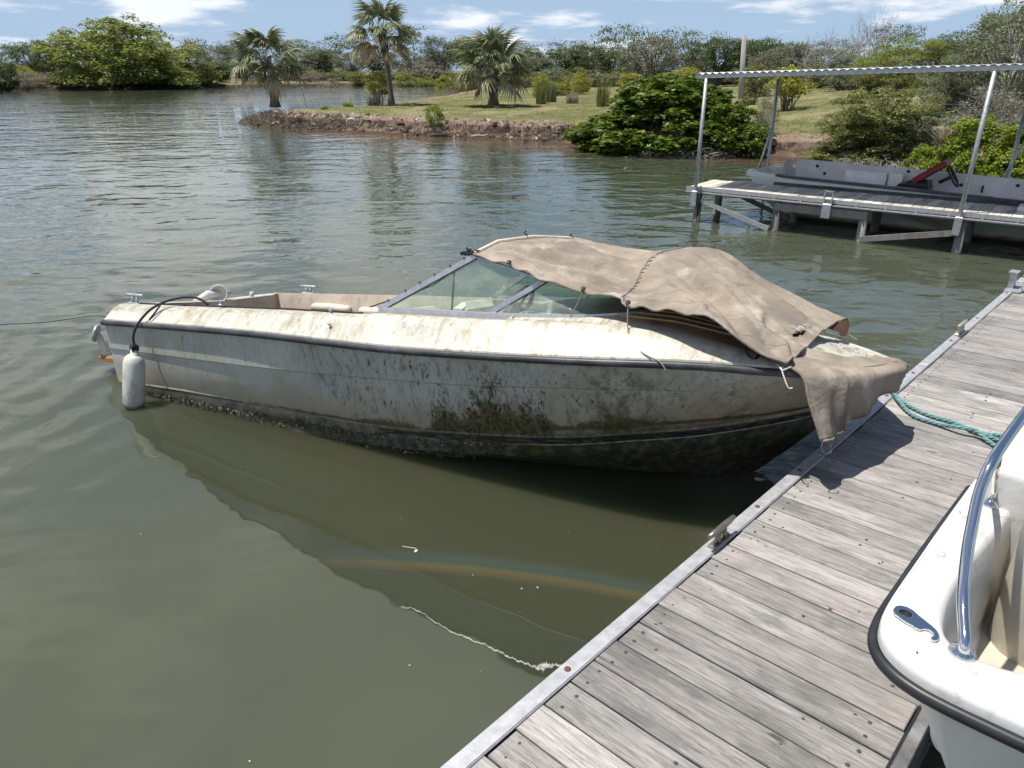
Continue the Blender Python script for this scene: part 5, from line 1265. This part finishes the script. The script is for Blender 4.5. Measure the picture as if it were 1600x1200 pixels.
# windshield: base rail, raked rear edge, division post, glass
base_c = [(2.60, -.815, .262), (3.0, -.815, .274), (3.41, -.81, .285), (3.9, -.79, .305), (4.15, -.725, .325), (4.34, -.60, .345), (4.48, -.38, .372), (4.54, 0, .415)]
top_c = [(3.25, -.66, .645), (3.5, -.665, .585), (3.74, -.665, .52), (3.88, -.63, .49), (3.98, -.57, .485), (4.05, -.45, .50), (4.08, -.25, .53), (4.10, 0, .56)]
def mir(p): return (p[0], -p[1], p[2])
fr_ = MB()
bc = crom(base_c, 40); 
for sg in (1, -1):
    q = [(p[0], p[1] * sg, p[2]) for p in bc]
    rows = []
    for i, p in enumerate(q):
        d = Vector(q[min(i + 1, 39)]) - Vector(q[max(i - 1, 0)]); d.normalize(); s_ = d.cross(Vector((0, 0, 1))).normalized() * (sg)
        pv = Vector(p); rows.append([tuple(pv + s_ * .014 - Vector((0, 0, .012))), tuple(pv + s_ * .010 + Vector((0, 0, .024))), tuple(pv - s_ * .006 + Vector((0, 0, .026))), tuple(pv - s_ * .010 - Vector((0, 0, .012)))])
    fr_.grid(rows, False, flip=(sg < 0))
fr_.build('windshield_base_rail', M['frame'], boat)
for sg in (1, -1):
    def s3(p): return Vector((p[0], p[1] * sg, p[2]))
    a, b = s3((2.60, -.815, .270)), s3((3.25, -.66, .650)); up = Vector((-.45, 0, .9))
    MB().bar(a, b, .018, .040, up).build('windshield_frame', M['frame'], boat)
    MB().bar(a + Vector((.022, 0, -.008)), b + Vector((.022, 0, -.008)), .014, .008, up).build('glazing_bead', M['rubber'], boat)
    a, b = s3((3.41, -.815, .285)), s3((3.76, -.665, .530))
    MB().bar(a, b, .016, .036, up).build('windshield_post', M['frame'], boat)
    MB().bar(a + Vector((.022, 0, -.006)), b + Vector((.022, 0, -.006)), .012, .007, up).build('glazing_bead', M['rubber'], boat)
    MB().add([tuple(s3(p)) for p in ((2.63, -.812, .282), (3.41, -.808, .302), (3.75, -.662, .53), (3.26, -.658, .640))], [(0, 1, 2, 3)]).build('windshield_pane', M['glass'], boat)
    b2 = [p for p in bc if p[0] >= 3.41]; t2 = crom(top_c[2:], len(b2)); rows = [[(p[0], p[1] * sg, p[2] + .02) for p in b2], [(p[0], p[1] * sg, p[2]) for p in t2]]
    MB().grid(rows, True).build('windshield_pane', M['glass'], boat)
    MB().tube([(p[0], p[1] * sg, p[2]) for p in crom(top_c, 40)], .011, 6).build('windshield_top_rail', M['frame'], boat)
    sn = MB()
    for t in (.12, .30, .45, .60, .76, .90):
        q = s3((2.60, -.815, .270)).lerp(s3((3.25, -.66, .650)), t) + Vector((-.010, -.008 * sg, .022)); sn.lathe([(.008, -.004), (.008, .004), (0, .008)], q, 8)
    sn.build('snap_studs', M['dark'], boat, kind='stuff')
MB().bar((2.62, .10, .12), (2.64, .10, .50), .012, .012).build('seat_rod', M['dark'], boat)
MB().tube([(3.25, -.66, .66), (2.9, -.62, .44), (2.45, -.72, .27)], .005, 5).build('stay_wire', M['dark'], boat)
kn = MB()
for j in range(9): kn.tube([(3.20 + .02 * cos(j * 2.1), -.665 + .025 * sin(j * 1.7), .665 + .012 * (j % 4)), (3.235 + .03 * cos(j * 1.3), -.66 + .02 * sin(j * 2.9), .66 + .013 * (j % 3)), (3.17 + .035 * sin(j), -.67, .655 + .01 * j % .04)], .006, 5)
kn.build('corner_knot', M['dark'], boat)

# foredeck grooves
gr = MB()
for a_ in (-.70, -.62, -.54, -.46, -.38):
    pts = []
    for x in np.linspace(4.25 + (.7 + a_) * .4, 5.15, 24):
        s_ = float(np.interp(x, cS[:, 0], cS[:, 1])); aa = min(1, s_ / .8) * .2; lim = s_ - aa; y_ = a_ * (lim / .85); z_ = interp(TOPZ, x) + .002 + (interp(CENT, x) - interp(TOPZ, x)) * (1 - abs(y_ / lim) ** 2.2)
        pts.append((x, y_, z_ + .002))
    gr.tube(pts, .0065, 5)
gr.build('foredeck_ribs', simple('tan_rib', (.48, .34, .20), .6), boat)
MB().box((5.50, .16, .158), (.17, .20, .012), .003, Matrix.Rotation(radians(12), 3, 'Y')).build('deck_hatch', M['deck'], boat)
# deck fittings
def bcl(x, y, z, s, mat, n='cleat'): return cleat(x, y, z, s, boat, mat, name=n)
cm = M['galv']
bcl(.13, -.80, .140, .9, cm); bcl(.50, .86, .162, .9, cm); 
for (x, y, z) in ((1.18, -.865, .205), (2.25, -.895, .215)):
    MB().lathe([(.022, 0), (.022, .008), (.012, .012), (.012, .03), (.018, .034), (.0, .04)], (x, y, z), 12).build('deck_fitting', cm, boat)
MB().lathe([(.012, 0), (.012, .01), (0, .012)], (2.33, -1.0, .165), 8, Matrix.Rotation(radians(60), 3, 'X')).build('deck_fitting', cm, boat)
# white ring-mouthed vent scoop on the aft deck and a small light
vt = MB(); Rv = Matrix.Rotation(radians(74), 3, 'Y') @ Matrix.Rotation(0, 3, 'Z'); cv = Vector((.10, .10, .175))
Rv = Vector((.55, -.80, .12)).to_track_quat('Z', 'Y').to_matrix()
vt.lathe([(.0, -.10), (.05, -.09), (.068, -.04), (.078, .02), (.086, .03), (.084, .040), (.070, .034), (.066, .0), (.0, -.03)], cv, 22, Rv); vt.tube([(.02, -.12, .10), (.04, .02, .17), (.10, .22, .18)], [.03, .04, .03], 10)
vt.build('vent_scoop', M['boatwhite'], boat)
MB().lathe([(.020, 0), (.024, .03), (.016, .045), (0, .05)], (.14, .46, .135), 12).build('stern_light', M['boatwhite'], boat)
# outdrive at the transom, mostly under water
od = empty('outdrive', parent_ := None) if False else None
MB().lathe([(.0, -.012), (.075, -.012), (.080, .0), (.072, .014), (.0, .018)], (-.49, -.74, -.16), 20, Vector((-.75, -.6, .25)).to_track_quat('Z', 'Y').to_matrix()).build('trim_disc', M['frame'], boat)
MB().bar((-.47, -.74, -.17), (-.42, -.70, -.36), .035, .05).build('drive_arm', M['vinyl'], boat)
MB().box((-.36, -.66, -.38), (.26, .16, .06), .02).build('drive_bracket', M['orange'], boat)
dr = MB(); dr.box((-.45, -.55, -.545), (.62, .50, .10), .04, Matrix.Rotation(radians(10.5), 3, 'X') @ Matrix.Rotation(radians(3.5), 3, 'Y')); dr.box((-.22, -.35, -.75), (.3, .14, .5), .04)
dr.build('outdrive_housing', M['blue'], boat)
# algae ledge along the chine at the water
al = MB(); r = random.Random(31)
for _ in range(2600):
    x = 3.3 * r.random() ** 1.3 + .05; i = int(np.searchsorted(cL[:, 0], x)); i = min(i, NB - 1); l = cL[i]; h = cH[i]; t = 1.15 - .75 * r.random() ** 1.5; p_ = h + (l - h) * t; s_ = r.uniform(.004, .012) * (1.4 if r.random() < .1 else 1)
    al.box((x, -(p_[1] + .004), p_[2]), (s_ * 1.6, s_ * 1.1, s_), 0, Matrix.Rotation(r.uniform(0, 3), 3, 'X') @ Matrix.Rotation(r.uniform(0, 3), 3, 'Z'), .5)
ga = G('clinging_weed'); c_ = ga.mix(ga.island(), (.012, .014, .005), (.09, .085, .035)); c_ = ga.mix(ga.step(ga.island(), .93, .97), c_, (.35, .34, .26)); ga.set(color=c_, rough=.55)
al.build('weed_crust', ga.m, boat, kind='stuff')

# ------------------------------------------------------------------ canvas over windshield and foredeck
def cloth(name, ctrl, nu, nv, wr, parent=None, thick=.004, hem=True):
    rows = [crom(r_, nv) for r_ in ctrl]; cols = list(zip(*rows)); cols = [crom(c, nu) for c in cols]
    g_ = np.array(cols).transpose(1, 0, 2)            # nu x nv x 3
    du_ = np.gradient(g_, axis=0); dv_ = np.gradient(g_, axis=1); n = np.cross(du_, dv_); n /= np.linalg.norm(n, axis=2, keepdims=True) + 1e-9
    if n[..., 2].mean() < 0: n = -n
    g_ = g_ + n * wr(g_, nu, nv)[..., None]
    mb = MB().grid([[tuple(p) for p in r_] for r_ in g_], True); o = mb.build(name, M['canvas'], parent)
    md = o.modifiers.new('solid', 'SOLIDIFY'); md.thickness = thick; md.offset = 0
    return o, g_
cv_root = empty('canvas_cover', mat=BM, label='faded tan canvas cover draped from the windshield over the foredeck of the derelict boat', cat='canvas cover')
CT = [
    [(3.24, -.675, .655), (3.27, -.38, .735), (3.36, 0, .775), (3.48, .35, .775), (3.58, .60, .745), (3.60, .74, .56), (3.6, .78, .42)],
    [(3.52, -.71, .605), (3.55, -.42, .69), (3.60, 0, .745), (3.70, .35, .755), (3.80, .60, .725), (3.82, .74, .55), (3.8, .78, .40)],
    [(3.78, -.75, .53), (3.80, -.47, .61), (3.85, -.05, .68), (3.95, .32, .715), (4.0, .58, .695), (4.02, .73, .54), (4.0, .78, .38)],
    [(4.05, -.80, .475), (4.05, -.52, .545), (4.07, -.1, .64), (4.12, .3, .705), (4.2, .56, .685), (4.22, .72, .54), (4.2, .78, .38)],
    [(4.28, -.84, .46), (4.25, -.52, .515), (4.21, -.08, .665), (4.3, .3, .735), (4.4, .56, .705), (4.42, .70, .56), (4.4, .78, .38)],
    [(4.36, -.88, .42), (4.40, -.52, .515), (4.42, -.04, .670), (4.50, .3, .735), (4.58, .55, .715), (4.6, .68, .56), (4.6, .78, .38)],
    [(4.76, -.98, .405), (4.70, -.52, .50), (4.68, -.1, .575), (4.72, .3, .62), (4.78, .55, .61), (4.8, .68, .48), (4.8, .74, .36)],
    [(4.98, -.98, .295), (4.95, -.5, .375), (4.93, -.1, .45), (4.95, .3, .50), (4.97, .56, .50), (4.98, .66, .42), (4.98, .70, .32)],
    [(5.21, -.925, .180), (5.27, -.45, .225), (5.32, -.05, .275), (5.38, .28, .305), (5.43, .56, .310), (5.44, .62, .26), (5.44, .64, .20)],
]
def wr_main(g_, nu, nv):
    u = np.linspace(0, 1, nu)[:, None] * np.ones((1, nv)); v = np.ones((nu, 1)) * np.linspace(0, 1, nv)[None]; x, y = g_[..., 0], g_[..., 1]
    def fold(a0, b0, a1, b1, wd, amp, l0=.0):
        """a crease running between two points of the sheet"""
        ex, ey = a1 - a0, b1 - b0; L = np.hypot(ex, ey); t = ((x - a0) * ex + (y - b0) * ey) / L / L; dd = (-(x - a0) * ey + (y - b0) * ex) / L + .012 * np.sin(t * 9 + a0)
        m = np.clip((t + .05) / .25, 0, 1) * np.clip((1.1 - t) / .3, 0, 1); return 1.6 * amp * m * (np.exp(-(dd / (wd * 1.15)) ** 2) - .6 * np.exp(-((dd - wd * 1.9) / (wd * 1.2)) ** 2))
    w = .006 * np.sin(x * 9 + 6 * y + 1.5 * np.sin(y * 7)) * np.exp(-((x - 3.9) / .5) ** 2)
    w = w + fold(3.30, -.60, 4.20, -.60, .030, .030) + fold(3.34, -.48, 4.05, -.40, .035, -.026) + fold(3.45, -.30, 4.25, -.30, .04, .020) + fold(3.5, .1, 4.2, -.12, .05, .014) + fold(3.5, -.62, 3.9, -.72, .02, .012)
    w = w + fold(4.30, -.05, 5.20, -.80, .045, .030) + fold(4.35, .15, 5.25, -.55, .05, .022) + fold(4.45, -.20, 5.0, -.88, .04, -.026) + fold(4.5, .35, 5.35, -.1, .06, .020) + fold(4.40, -.45, 4.8, -.92, .035, .018) + fold(4.95, -.35, 5.22, -.86, .03, .024) + fold(4.5, .5, 5.4, .3, .05, .014)
    rs = np.random.default_rng(77)
    for _ in range(46):
        a0 = rs.uniform(3.35, 5.1); b0 = rs.uniform(-.8, .5); th = rs.normal(-.55 if a0 > 4.2 else -.1, .45); LL = rs.uniform(.12, .45)
        w = w + fold(a0, b0, a0 + LL * np.cos(th), b0 + LL * np.sin(th) * 1.2, rs.uniform(.008, .018), rs.choice([-1, 1]) * rs.uniform(.0025, .006))
    w = w + .007 * fnoise(x * 3, y * 3, 2.2, 12) + .0035 * fnoise(x * 9, y * 9, 2.2, 14)
    w = w + .010 * np.sin(x * 26 + 2 * np.sin(x * 7)) * np.exp(-v * 14)
    return w
cm_, G1 = cloth('main_panel', CT, 210, 120, wr_main, cv_root)
# torn hole near the end hem
bm_ = bmesh.new(); bm_.from_mesh(cm_.data); bm_.faces.ensure_lookup_table(); kill = []
for f in bm_.faces:
    c = f.calc_center_median(); q = ((c.x - 5.215 - (c.y + .28) * .35) / .020) ** 2 + ((c.y + .28) / .10) ** 2
    if q < 1 + .55 * sin(c.y * 150) + .4 * sin(c.x * 320 + c.y * 40): kill.append(f)
bmesh.ops.delete(bm_, geom=kill, context='FACES'); bm_.to_mesh(cm_.data); bm_.free()
fr2 = MB(); r = random.Random(8)
for k in range(16):
    y0 = -.38 + .20 * r.random(); x0 = 5.215 + (y0 + .28) * .35 - .018; i_ = int(np.argmin(np.abs(G1[:, 60, 0] - x0))); zz = float(G1[i_, int(np.argmin(np.abs(G1[i_, :, 1] - y0))), 2])
    fr2.tube([(x0, y0, zz + .004), (x0 + .02, y0 + r.gauss(0, .01), zz + .010 * r.random()), (x0 + .04, y0 + r.gauss(0, .015), zz - .012)], .0016, 4)
fr2.build('frayed_threads', M['vinyl'], cv_root, kind='stuff')
# seam with lacing, hems, folded end
def along(G_, i=None, j=None): 
    return [tuple(p) for p in (G_[i] if i is not None else G_[:, j])]
def hemline(name, pts, r, off=(0, 0, .004)):
    return MB().tube([tuple(np.array(p) + np.array(off)) for p in pts], r, 6).build(name, M['canvas'], cv_root)
hemline('near_hem', along(G1, j=0), .007, (0, 0, 0)); hemline('aft_piping', along(G1, i=0)[:94], .012, (0, 0, 0)); hemline('end_hem', along(G1, i=-1)[:108], .009, (0, 0, .002))
def hem2(name, j, r): return MB().tube([(p[0], p[1], p[2] + .002) for p in G1[:, j]], r, 4).build(name, M['canvas'], cv_root)
hem2('stitch_line', 6, .0028); hem2('stitch_line', 12, .0022)
iS = int(np.argmin(abs(G1[:, 38, 0] - 4.23)))
hemline('seam', along(G1, i=iS)[:82], .006); 
st_ = MB()
for j in range(1, 80, 3):
    p = Vector(G1[iS, j]); q = Vector(G1[iS + 4, j]); st_.tube([p + Vector((0, 0, .006)), q + Vector((0, 0, .006))], .004, 4)
st_.build('lacing', M['canvas'], cv_root, kind='stuff')
# white piping tube at the aft edge
MB().tube([(3.235, -.67, .665), (3.26, -.38, .748), (3.35, 0, .788), (3.47, .35, .788), (3.56, .58, .765)], .012, 8).build('edge_tube', M['vinyl'], cv_root)
for (x, y, z) in ((3.34, -.08, .795), (3.50, .40, .79)): MB().tube([(x, y, z), (x - .03, y, z + .02), (x - .02, y + .02, z + .03)], .006, 5).build('lace_knot', M['dark'], cv_root)
# curled end with the orange-brown lining
MB().grid([[(5.40, .40, .30), (5.43, .52, .305), (5.45, .60, .300), (5.46, .62, .26), (5.45, .60, .20)], [(5.36, .36, .245), (5.38, .46, .235), (5.40, .52, .225), (5.41, .55, .20), (5.41, .55, .17)]], True).build('curled_end', simple('brown_lining', (.30, .15, .085), .9), cv_root)
# foredeck drape
def zdeck(x, a):
    A_ = float(np.interp(x, cS[:, 0], cS[:, 1])); us = float(np.interp(x, cS[:, 0], cS[:, 2])); f = min(1, A_ / .8); lim = max(.02, A_ - .2 * f); zt = interp(TOPZ, x)
    if abs(a) < lim: return zt + (interp(CENT, x) - zt) * (1 - (abs(a) / lim) ** 2.2)
    return zt + (us + .03 - zt) * min(1, (abs(a) - lim) / (A_ - lim + .01))
DT = [
    [(5.15, -.44), (5.14, -.62), (5.17, -.82), (5.295, -.885, .130), (5.345, -.895, .0), (5.43, -.885, -.20)],
    [(5.27, -.43), (5.29, -.56), (5.33, -.70), (5.425, -.775, .115), (5.445, -.80, -.03), (5.475, -.775, -.20)],
    [(5.37, -.38), (5.41, -.48), (5.45, -.58), (5.535, -.635, .105), (5.54, -.65, -.02), (5.535, -.63, -.15)],
    [(5.47, -.28), (5.50, -.35), (5.54, -.41), (5.635, -.45, .105), (5.64, -.455, .0), (5.63, -.44, -.085)],
    [(5.56, -.15), (5.60, -.19), (5.65, -.215), (5.735, -.24, .105), (5.735, -.24, .04), (5.71, -.23, -.03)],
    [(5.61, -.04), (5.66, -.045), (5.71, -.05), (5.79, -.06, .105), (5.79, -.06, .06), (5.775, -.05, .01)],
    [(5.63, .06), (5.68, .06), (5.73, .06), (5.80, .06, .105), (5.80, .06, .07), (5.79, .06, .04)],
]
DT = [[(p[0], p[1], zdeck(p[0], p[1]) + .014) if len(p) == 2 else p for p in r_] for r_ in DT]
def wr_d(g_, nu, nv):
    u = np.linspace(0, 1, nu)[:, None] * np.ones((1, nv)); v = np.ones((nu, 1)) * np.linspace(0, 1, nv)[None]
    k = np.clip((v - .45) / .55, 0, 1)
    w = .026 * k * (np.abs(np.sin(u * 10 + .3)) * 2 - 1.2) + .008 * k * np.sin(u * 44 + 1) + .035 * np.exp(-((u - .26) / .035) ** 2) * k - .03 * np.exp(-((u - .17) / .05) ** 2) * k - .02 * np.exp(-((u - .36) / .05) ** 2) * k
    w += .004 * (1 + np.sin(u * 22 + v * 9)) * (1 - k) + .004 * fnoise(g_[..., 0] * 5, g_[..., 1] * 5, 2.2, 15)
    return w * .9
dp, G2 = cloth('foredeck_drape', DT, 90, 56, wr_d, cv_root)
hemline('drape_hem', along(G2, i=0)[18:], .009, (0, 0, 0)); hemline('drape_hem', along(G2, j=-1), .007, (0, 0, 0))
for (x, y, z) in ((4.05, -.80, .480), (4.35, -.88, .425), (3.52, -.715, .61)): MB().lathe([(.016, 0), (.014, .008), (.006, .008), (.0, .002)], (x, y - .002, z + .012), 10, Matrix.Rotation(radians(60), 3, 'X')).build('grommet', M['dark'], cv_root)
# cords that hold it down
rope_c = simple('grey_cord', (.20, .18, .17), .8)
MB().tube(crom([(4.35, -.88, .41), (4.37, -.92, .30), (4.42, -.96, .21), (4.50, -1.01, .175), (4.60, -1.05, .145), (4.64, -1.065, .10)], 24), .004, 6).build('tie_cord', rope_c, cv_root)
MB().tube(crom([(4.05, -.805, .475), (4.02, -.81, .40), (3.98, -.81, .32)], 12), .004, 5).build('tie_cord', rope_c, cv_root)
MB().tube(crom([(5.19, -.92, .17), (5.21, -.95, .13), (5.24, -.96, .07), (5.26, -.95, .07)], 12), .004, 6).tube([(5.17, -.91, .18), (5.20, -.94, .15), (5.24, -.91, .17)], .005, 6).build('tie_cord', M['vinyl'], cv_root)
MB().tube(crom([(4.98, -.80, .30), (5.0, -.84, .22), (5.05, -.86, .18), (5.07, -.80, .22)], 14), .007, 6).build('strap_buckle', M['dark'], cv_root)
MB().tube(crom([(5.43, -.885, -.20), (5.425, -.90, -.235), (5.45, -.905, -.26), (5.475, -.89, -.245), (5.465, -.885, -.215)], 14), .003, 6).build('corner_ring', M['rubberg'], cv_root)
MB().tube(crom([(5.30, .08, .275), (5.36, .0, .262), (5.46, .06, .235), (5.52, .18, .215), (5.46, .28, .235)], 20), .005, 5).build('loose_cord', rope_c, cv_root)

# ------------------------------------------------------------------ fender and lines of the derelict boat
fd = empty('fender', mat=BM @ Matrix.Translation((.49, -1.135, -.40)), label='dirty white cylindrical fender hanging on a black line at the stern of the derelict boat', cat='fender')
Rf = (BM.to_3x3().inverted()); ax_ = (BM.to_3x3() @ Vector((.05, 0, .44))).normalized(); fd.matrix_world = Matrix.Translation(BM @ Vector((.455, -1.10, -.425))) @ ax_.to_track_quat('Z', 'Y').to_matrix().to_4x4()
MB().lathe([(0, -.235), (.04, -.232), (.068, -.21), (.080, -.17), (.082, 0), (.080, .15), (.068, .195), (.045, .215), (.028, .222), (.026, .26), (0, .262)], (0, 0, 0), 24).build('body', M['fender'], fd)
MB().box((0, 0, .275), (.05, .05, .05), .01).build('end_cap', M['dark'], fd)
gd = G('fender_foot_grime'); o_ = gd.obj(); x_, y_, z_ = gd.sep(o_)
c_ = gd.mix(gd.step(gd.math('ADD', z_, gd.math('MULTIPLY', gd.noise(o_, 12, 5), .1)), -.10, -.17), gd.mix(gd.step(gd.noise(o_, 9, 5, .7), .45, .7), (.64, .62, .56), (.42, .39, .33)), (.07, .06, .035)); gd.set(color=c_, rough=.5)
fd.children[0].data.materials[0] = gd.m
pts = [BM @ Vector(v) for v in ((.95, -.78, .19), (.86, -.80, .235), (.74, -.84, .235), (.62, -.90, .20), (.54, -.98, .135), (.495, -1.06, .03))] + [BM @ Vector((.485, -1.10, -.06)), fd.matrix_world @ Vector((0, 0, .29))]
ob = MB().tube([tuple(p) for p in crom([tuple(p) for p in pts], 50)], .0095, 8).tube([tuple(BM @ Vector(v)) for v in ((.60, -.92, .19), (.585, -.97, .12), (.56, -1.01, .06))], .007, 6).build('fender_line', M['rope']); tag(ob, 'black line from the cockpit over the gunwale to the white fender', 'rope')
ob = MB().tube(crom([tuple(BM @ Vector((-.0, -.95, .03))), tuple(BM @ Vector((-.16, -1.0, .035))), (-4.3, 5.9, .46), (-6.5, 6.1, .38)], 40), .0035, 6).build('stern_line', M['rope']); tag(ob, 'thin dark line running left from the stern of the derelict boat', 'rope')

# ------------------------------------------------------------------ white boat whose bow corner the photographer stands on
wb = empty('white_boat', (1.2, 1.5, 0), label='clean white boat at the lower right with a polished rail and black rub rail', cat='boat')
GZ = 1.15
def W(px, py, z): p = at_z(px, py, z); return Vector((p.x - 1.2, p.y - 1.5, z))
outer = [W(*q, GZ - .03) for q in ((1512, 752), (1478, 797), (1440, 848), (1400, 905), (1370, 950), (1359, 982), (1366, 1012), (1392, 1043), (1432, 1072), (1480, 1098), (1540, 1127), (1610, 1160), (1690, 1198))]
oc = [Vector(p) for p in crom([tuple(p) for p in outer], 64)]
inner = [W(*q, GZ) for q in ((1588, 786), (1556, 830), (1520, 872), (1490, 915), (1473, 962), (1478, 992), (1500, 1014), (1530, 1030), (1565, 1042), (1610, 1054), (1660, 1066), (1720, 1080), (1800, 1098))]
ic = [Vector(p) for p in crom([tuple(p) for p in inner], 64)]
rows = []
cen = Vector((.4, -.05, 0))
for i in range(64):
    o, n = oc[i], ic[i]; d = (o - n); d.z = 0; w = d.length - .020; dh = d.normalized(); z = Vector((0, 0, 1))
    def P(t, dz): q = n + dh * (w * t); q.z = GZ + dz; return tuple(q)
    drop = .45
    rows.append([tuple(n - dh * .045 + z * (-.36)), tuple(n - dh * .03 + z * (-.12)), tuple(n - dh * .006 + z * (-.018)), P(.03, -.002), P(.10, .0), P(.45, .001), P(.80, -.002), P(.86, -.010), P(.89, -.014), P(.92, -.006), P(.965, -.006), P(.995, -.022), P(1.0, -.040)])
top = MB().grid(rows, True).build('gunwale', M['boatwhite'], wb)
# closed forward end of the gunwale block
e0 = rows[0]; back = [(v[0] + .03, v[1] + .035, v[2] - (.02 if k_ in (3, 4, 5, 6, 7) else 0) - .02) for k_, v in enumerate(e0)]; low = [(v[0] + .02, v[1] + .05, GZ - .45) for v in e0]
MB().grid([e0, back, low], True).build('gunwale_end', M['boatwhite'], wb)
rr2 = []
for i in range(64):
    o = oc[i]; t = (oc[min(i + 1, 63)] - oc[max(i - 1, 0)]).normalized(); n2 = Vector((t.y, -t.x, 0)); 
    if n2.dot(o - ic[i]) < 0: n2 = -n2
    rr2.append([tuple(o + n2 * a + Vector((0, 0, b))) for a, b in ((-.022, -.016), (-.016, -.010), (-.006, -.012), (.0, -.020), (.001, -.030), (-.004, -.040), (-.014, -.046), (-.022, -.046))])
MB().grid(rr2, True).build('rub_rail', M['rubber'], wb)
hl = []
for i in range(64):
    o = oc[i]; n2 = (ic[i] - o); n2.z = 0; n2.normalize(); hl.append([tuple(o + n2 * a_ + Vector((0, 0, b_))) for a_, b_ in ((.026, -.035), (.066, -.05), (.135, -.15), (.225, -.32), (.32, -.52), (.43, -.85), (.50, -1.3))])
MB().grid(hl, True, flip=True).build('hull', M['boatside'], wb)
# cockpit floor and cream mouldings
fz = .80
MB().add([tuple(W(*q, fz)) for q in ((1560, 760), (1480, 1060), (1900, 1200), (1900, 700))], [(0, 1, 2, 3)]).build('cockpit_floor', M['cream'], wb)
def rbox(name, c, d, R, mat, bev=.03):
    o = MB().box((0, 0, 0), d).build(name, mat, wb); o.location = c; o.rotation_euler = (0, 0, R); b = o.modifiers.new('b', 'BEVEL'); b.width = bev; b.segments = 5; o.data.polygons.foreach_set('use_smooth', [True] * len(o.data.polygons)); return o
q = W(1583, 738, 1.28); rbox('forward_locker', (q.x + .30, q.y + .10, .98), (.58, .42, .62), radians(46), M['boatwhite'], .035)
q = W(1586, 960, .95); rbox('seat_pod', (q.x + .22, q.y + .02, 1.00), (.42, .36, .62), radians(30), M['cream'], .12)
# stainless rail
sc_ = M['chrome']
b0 = W(1503, 1020, GZ); pr = [b0 + Vector((0, 0, -.005)), b0 + Vector((0, 0, .03)), W(1505, 940, 1.232), W(1511, 868, 1.315), W(1519, 822, 1.372), W(1531, 768, 1.44), W(1550, 722, 1.50), W(1575, 683, 1.53), W(1603, 645, 1.55), W(1650, 585, 1.57), W(1700, 530, 1.58)]
MB().tube(crom([tuple(p) for p in pr], 70), .0145, 20).build('grab_rail', sc_, wb)
def flange(c, r=.031): return MB().lathe([(r, 0), (r, .004), (r * .86, .010), (r * .62, .014), (r * .55, .020), (0, .020)], c, 26).build('rail_flange', sc_, wb)
flange(b0)
b1_ = W(1547, 789, GZ); t1 = W(1560, 712, 1.495)
MB().tube([tuple(b1_ + Vector((0, 0, .002))), tuple(b1_ + Vector((0, 0, .05))), tuple(b1_.lerp(t1, .6)), tuple(t1)], [.012, .010, .010, .010], 14).build('rail_stay', sc_, wb)
flange(b1_, .026)
# chock plate with round eye and open hook
c0 = W(1414, 962, GZ); c1 = W(1462, 998, GZ); d = (c1 - c0); L_ = d.length; d.normalize(); s = Vector((-d.y, d.x, 0)); 
if s.dot(W(1440, 950, GZ) - c0) < 0: s = -s
def cp_(u, v, h): return tuple(c0 + d * (L_ * u) + s * (L_ * v) + Vector((0, 0, h)))
outl = [(-.34, 0), (-.30, .15), (-.17, .27), (.02, .31), (.22, .27), (.42, .26), (.62, .25), (.82, .22), (1.0, .12), (1.10, -.02), (1.12, -.16), (1.04, -.24), (.97, -.18), (.95, -.04), (.86, .05), (.74, .05), (.66, -.04), (.64, -.18), (.56, -.26), (.44, -.24), (.30, -.28), (.12, -.30), (-.10, -.30), (-.26, -.20)]
no = len(outl); hole = [(.0 + .17 * cos(a), .17 * sin(a)) for a in np.linspace(0, 2 * pi, 16, endpoint=False)]
cx0 = [(.44, 0)]
bmc = bmesh.new(); vo = [bmc.verts.new(cp_(u, v, .009)) for u, v in outl]; vh = [bmc.verts.new(cp_(u, v, .009)) for u, v in hole]
ed = [bmc.edges.new((vo[i], vo[(i + 1) % no])) for i in range(no)] + [bmc.edges.new((vh[i], vh[(i + 1) % 16])) for i in range(16)]
bmesh.ops.triangle_fill(bmc, use_beauty=True, edges=ed)
ext = bmesh.ops.extrude_face_region(bmc, geom=list(bmc.faces)); bmesh.ops.translate(bmc, verts=[v for v in ext['geom'] if isinstance(v, bmesh.types.BMVert)], vec=(0, 0, -.0075)); bmesh.ops.recalc_face_normals(bmc, faces=bmc.faces)
me = bpy.data.meshes.new('chock'); bmc.to_mesh(me); bmc.free(); o = link_mesh('chock_plate', me, wb, sc_); bv = o.modifiers.new('b', 'BEVEL'); bv.width = .0018; bv.segments = 3; bv.limit_method = 'ANGLE'
hp = MB(); hp.lathe([(.17 * L_, .0), (.17 * L_, .002), (0, .0018)], cp_(0, 0, .0012), 16); hp.build('chock_eye', M['dark'], wb)
for q_ in ((1455, 866), (1417, 1001)):
    pass
MB().lathe([(.0, .006), (.012, .005), (.014, .0)], W(1470, 866, GZ + .001), 16).build('deck_plug', M['boatwhite'], wb)
for (x, y) in ((1433, 1019), (1500, 800)):
    MB().lathe([(.0, .0015), (.0022, .001), (.0028, 0)], W(x, y, GZ + .002), 8).build('stain_speck', M['dark'], wb)
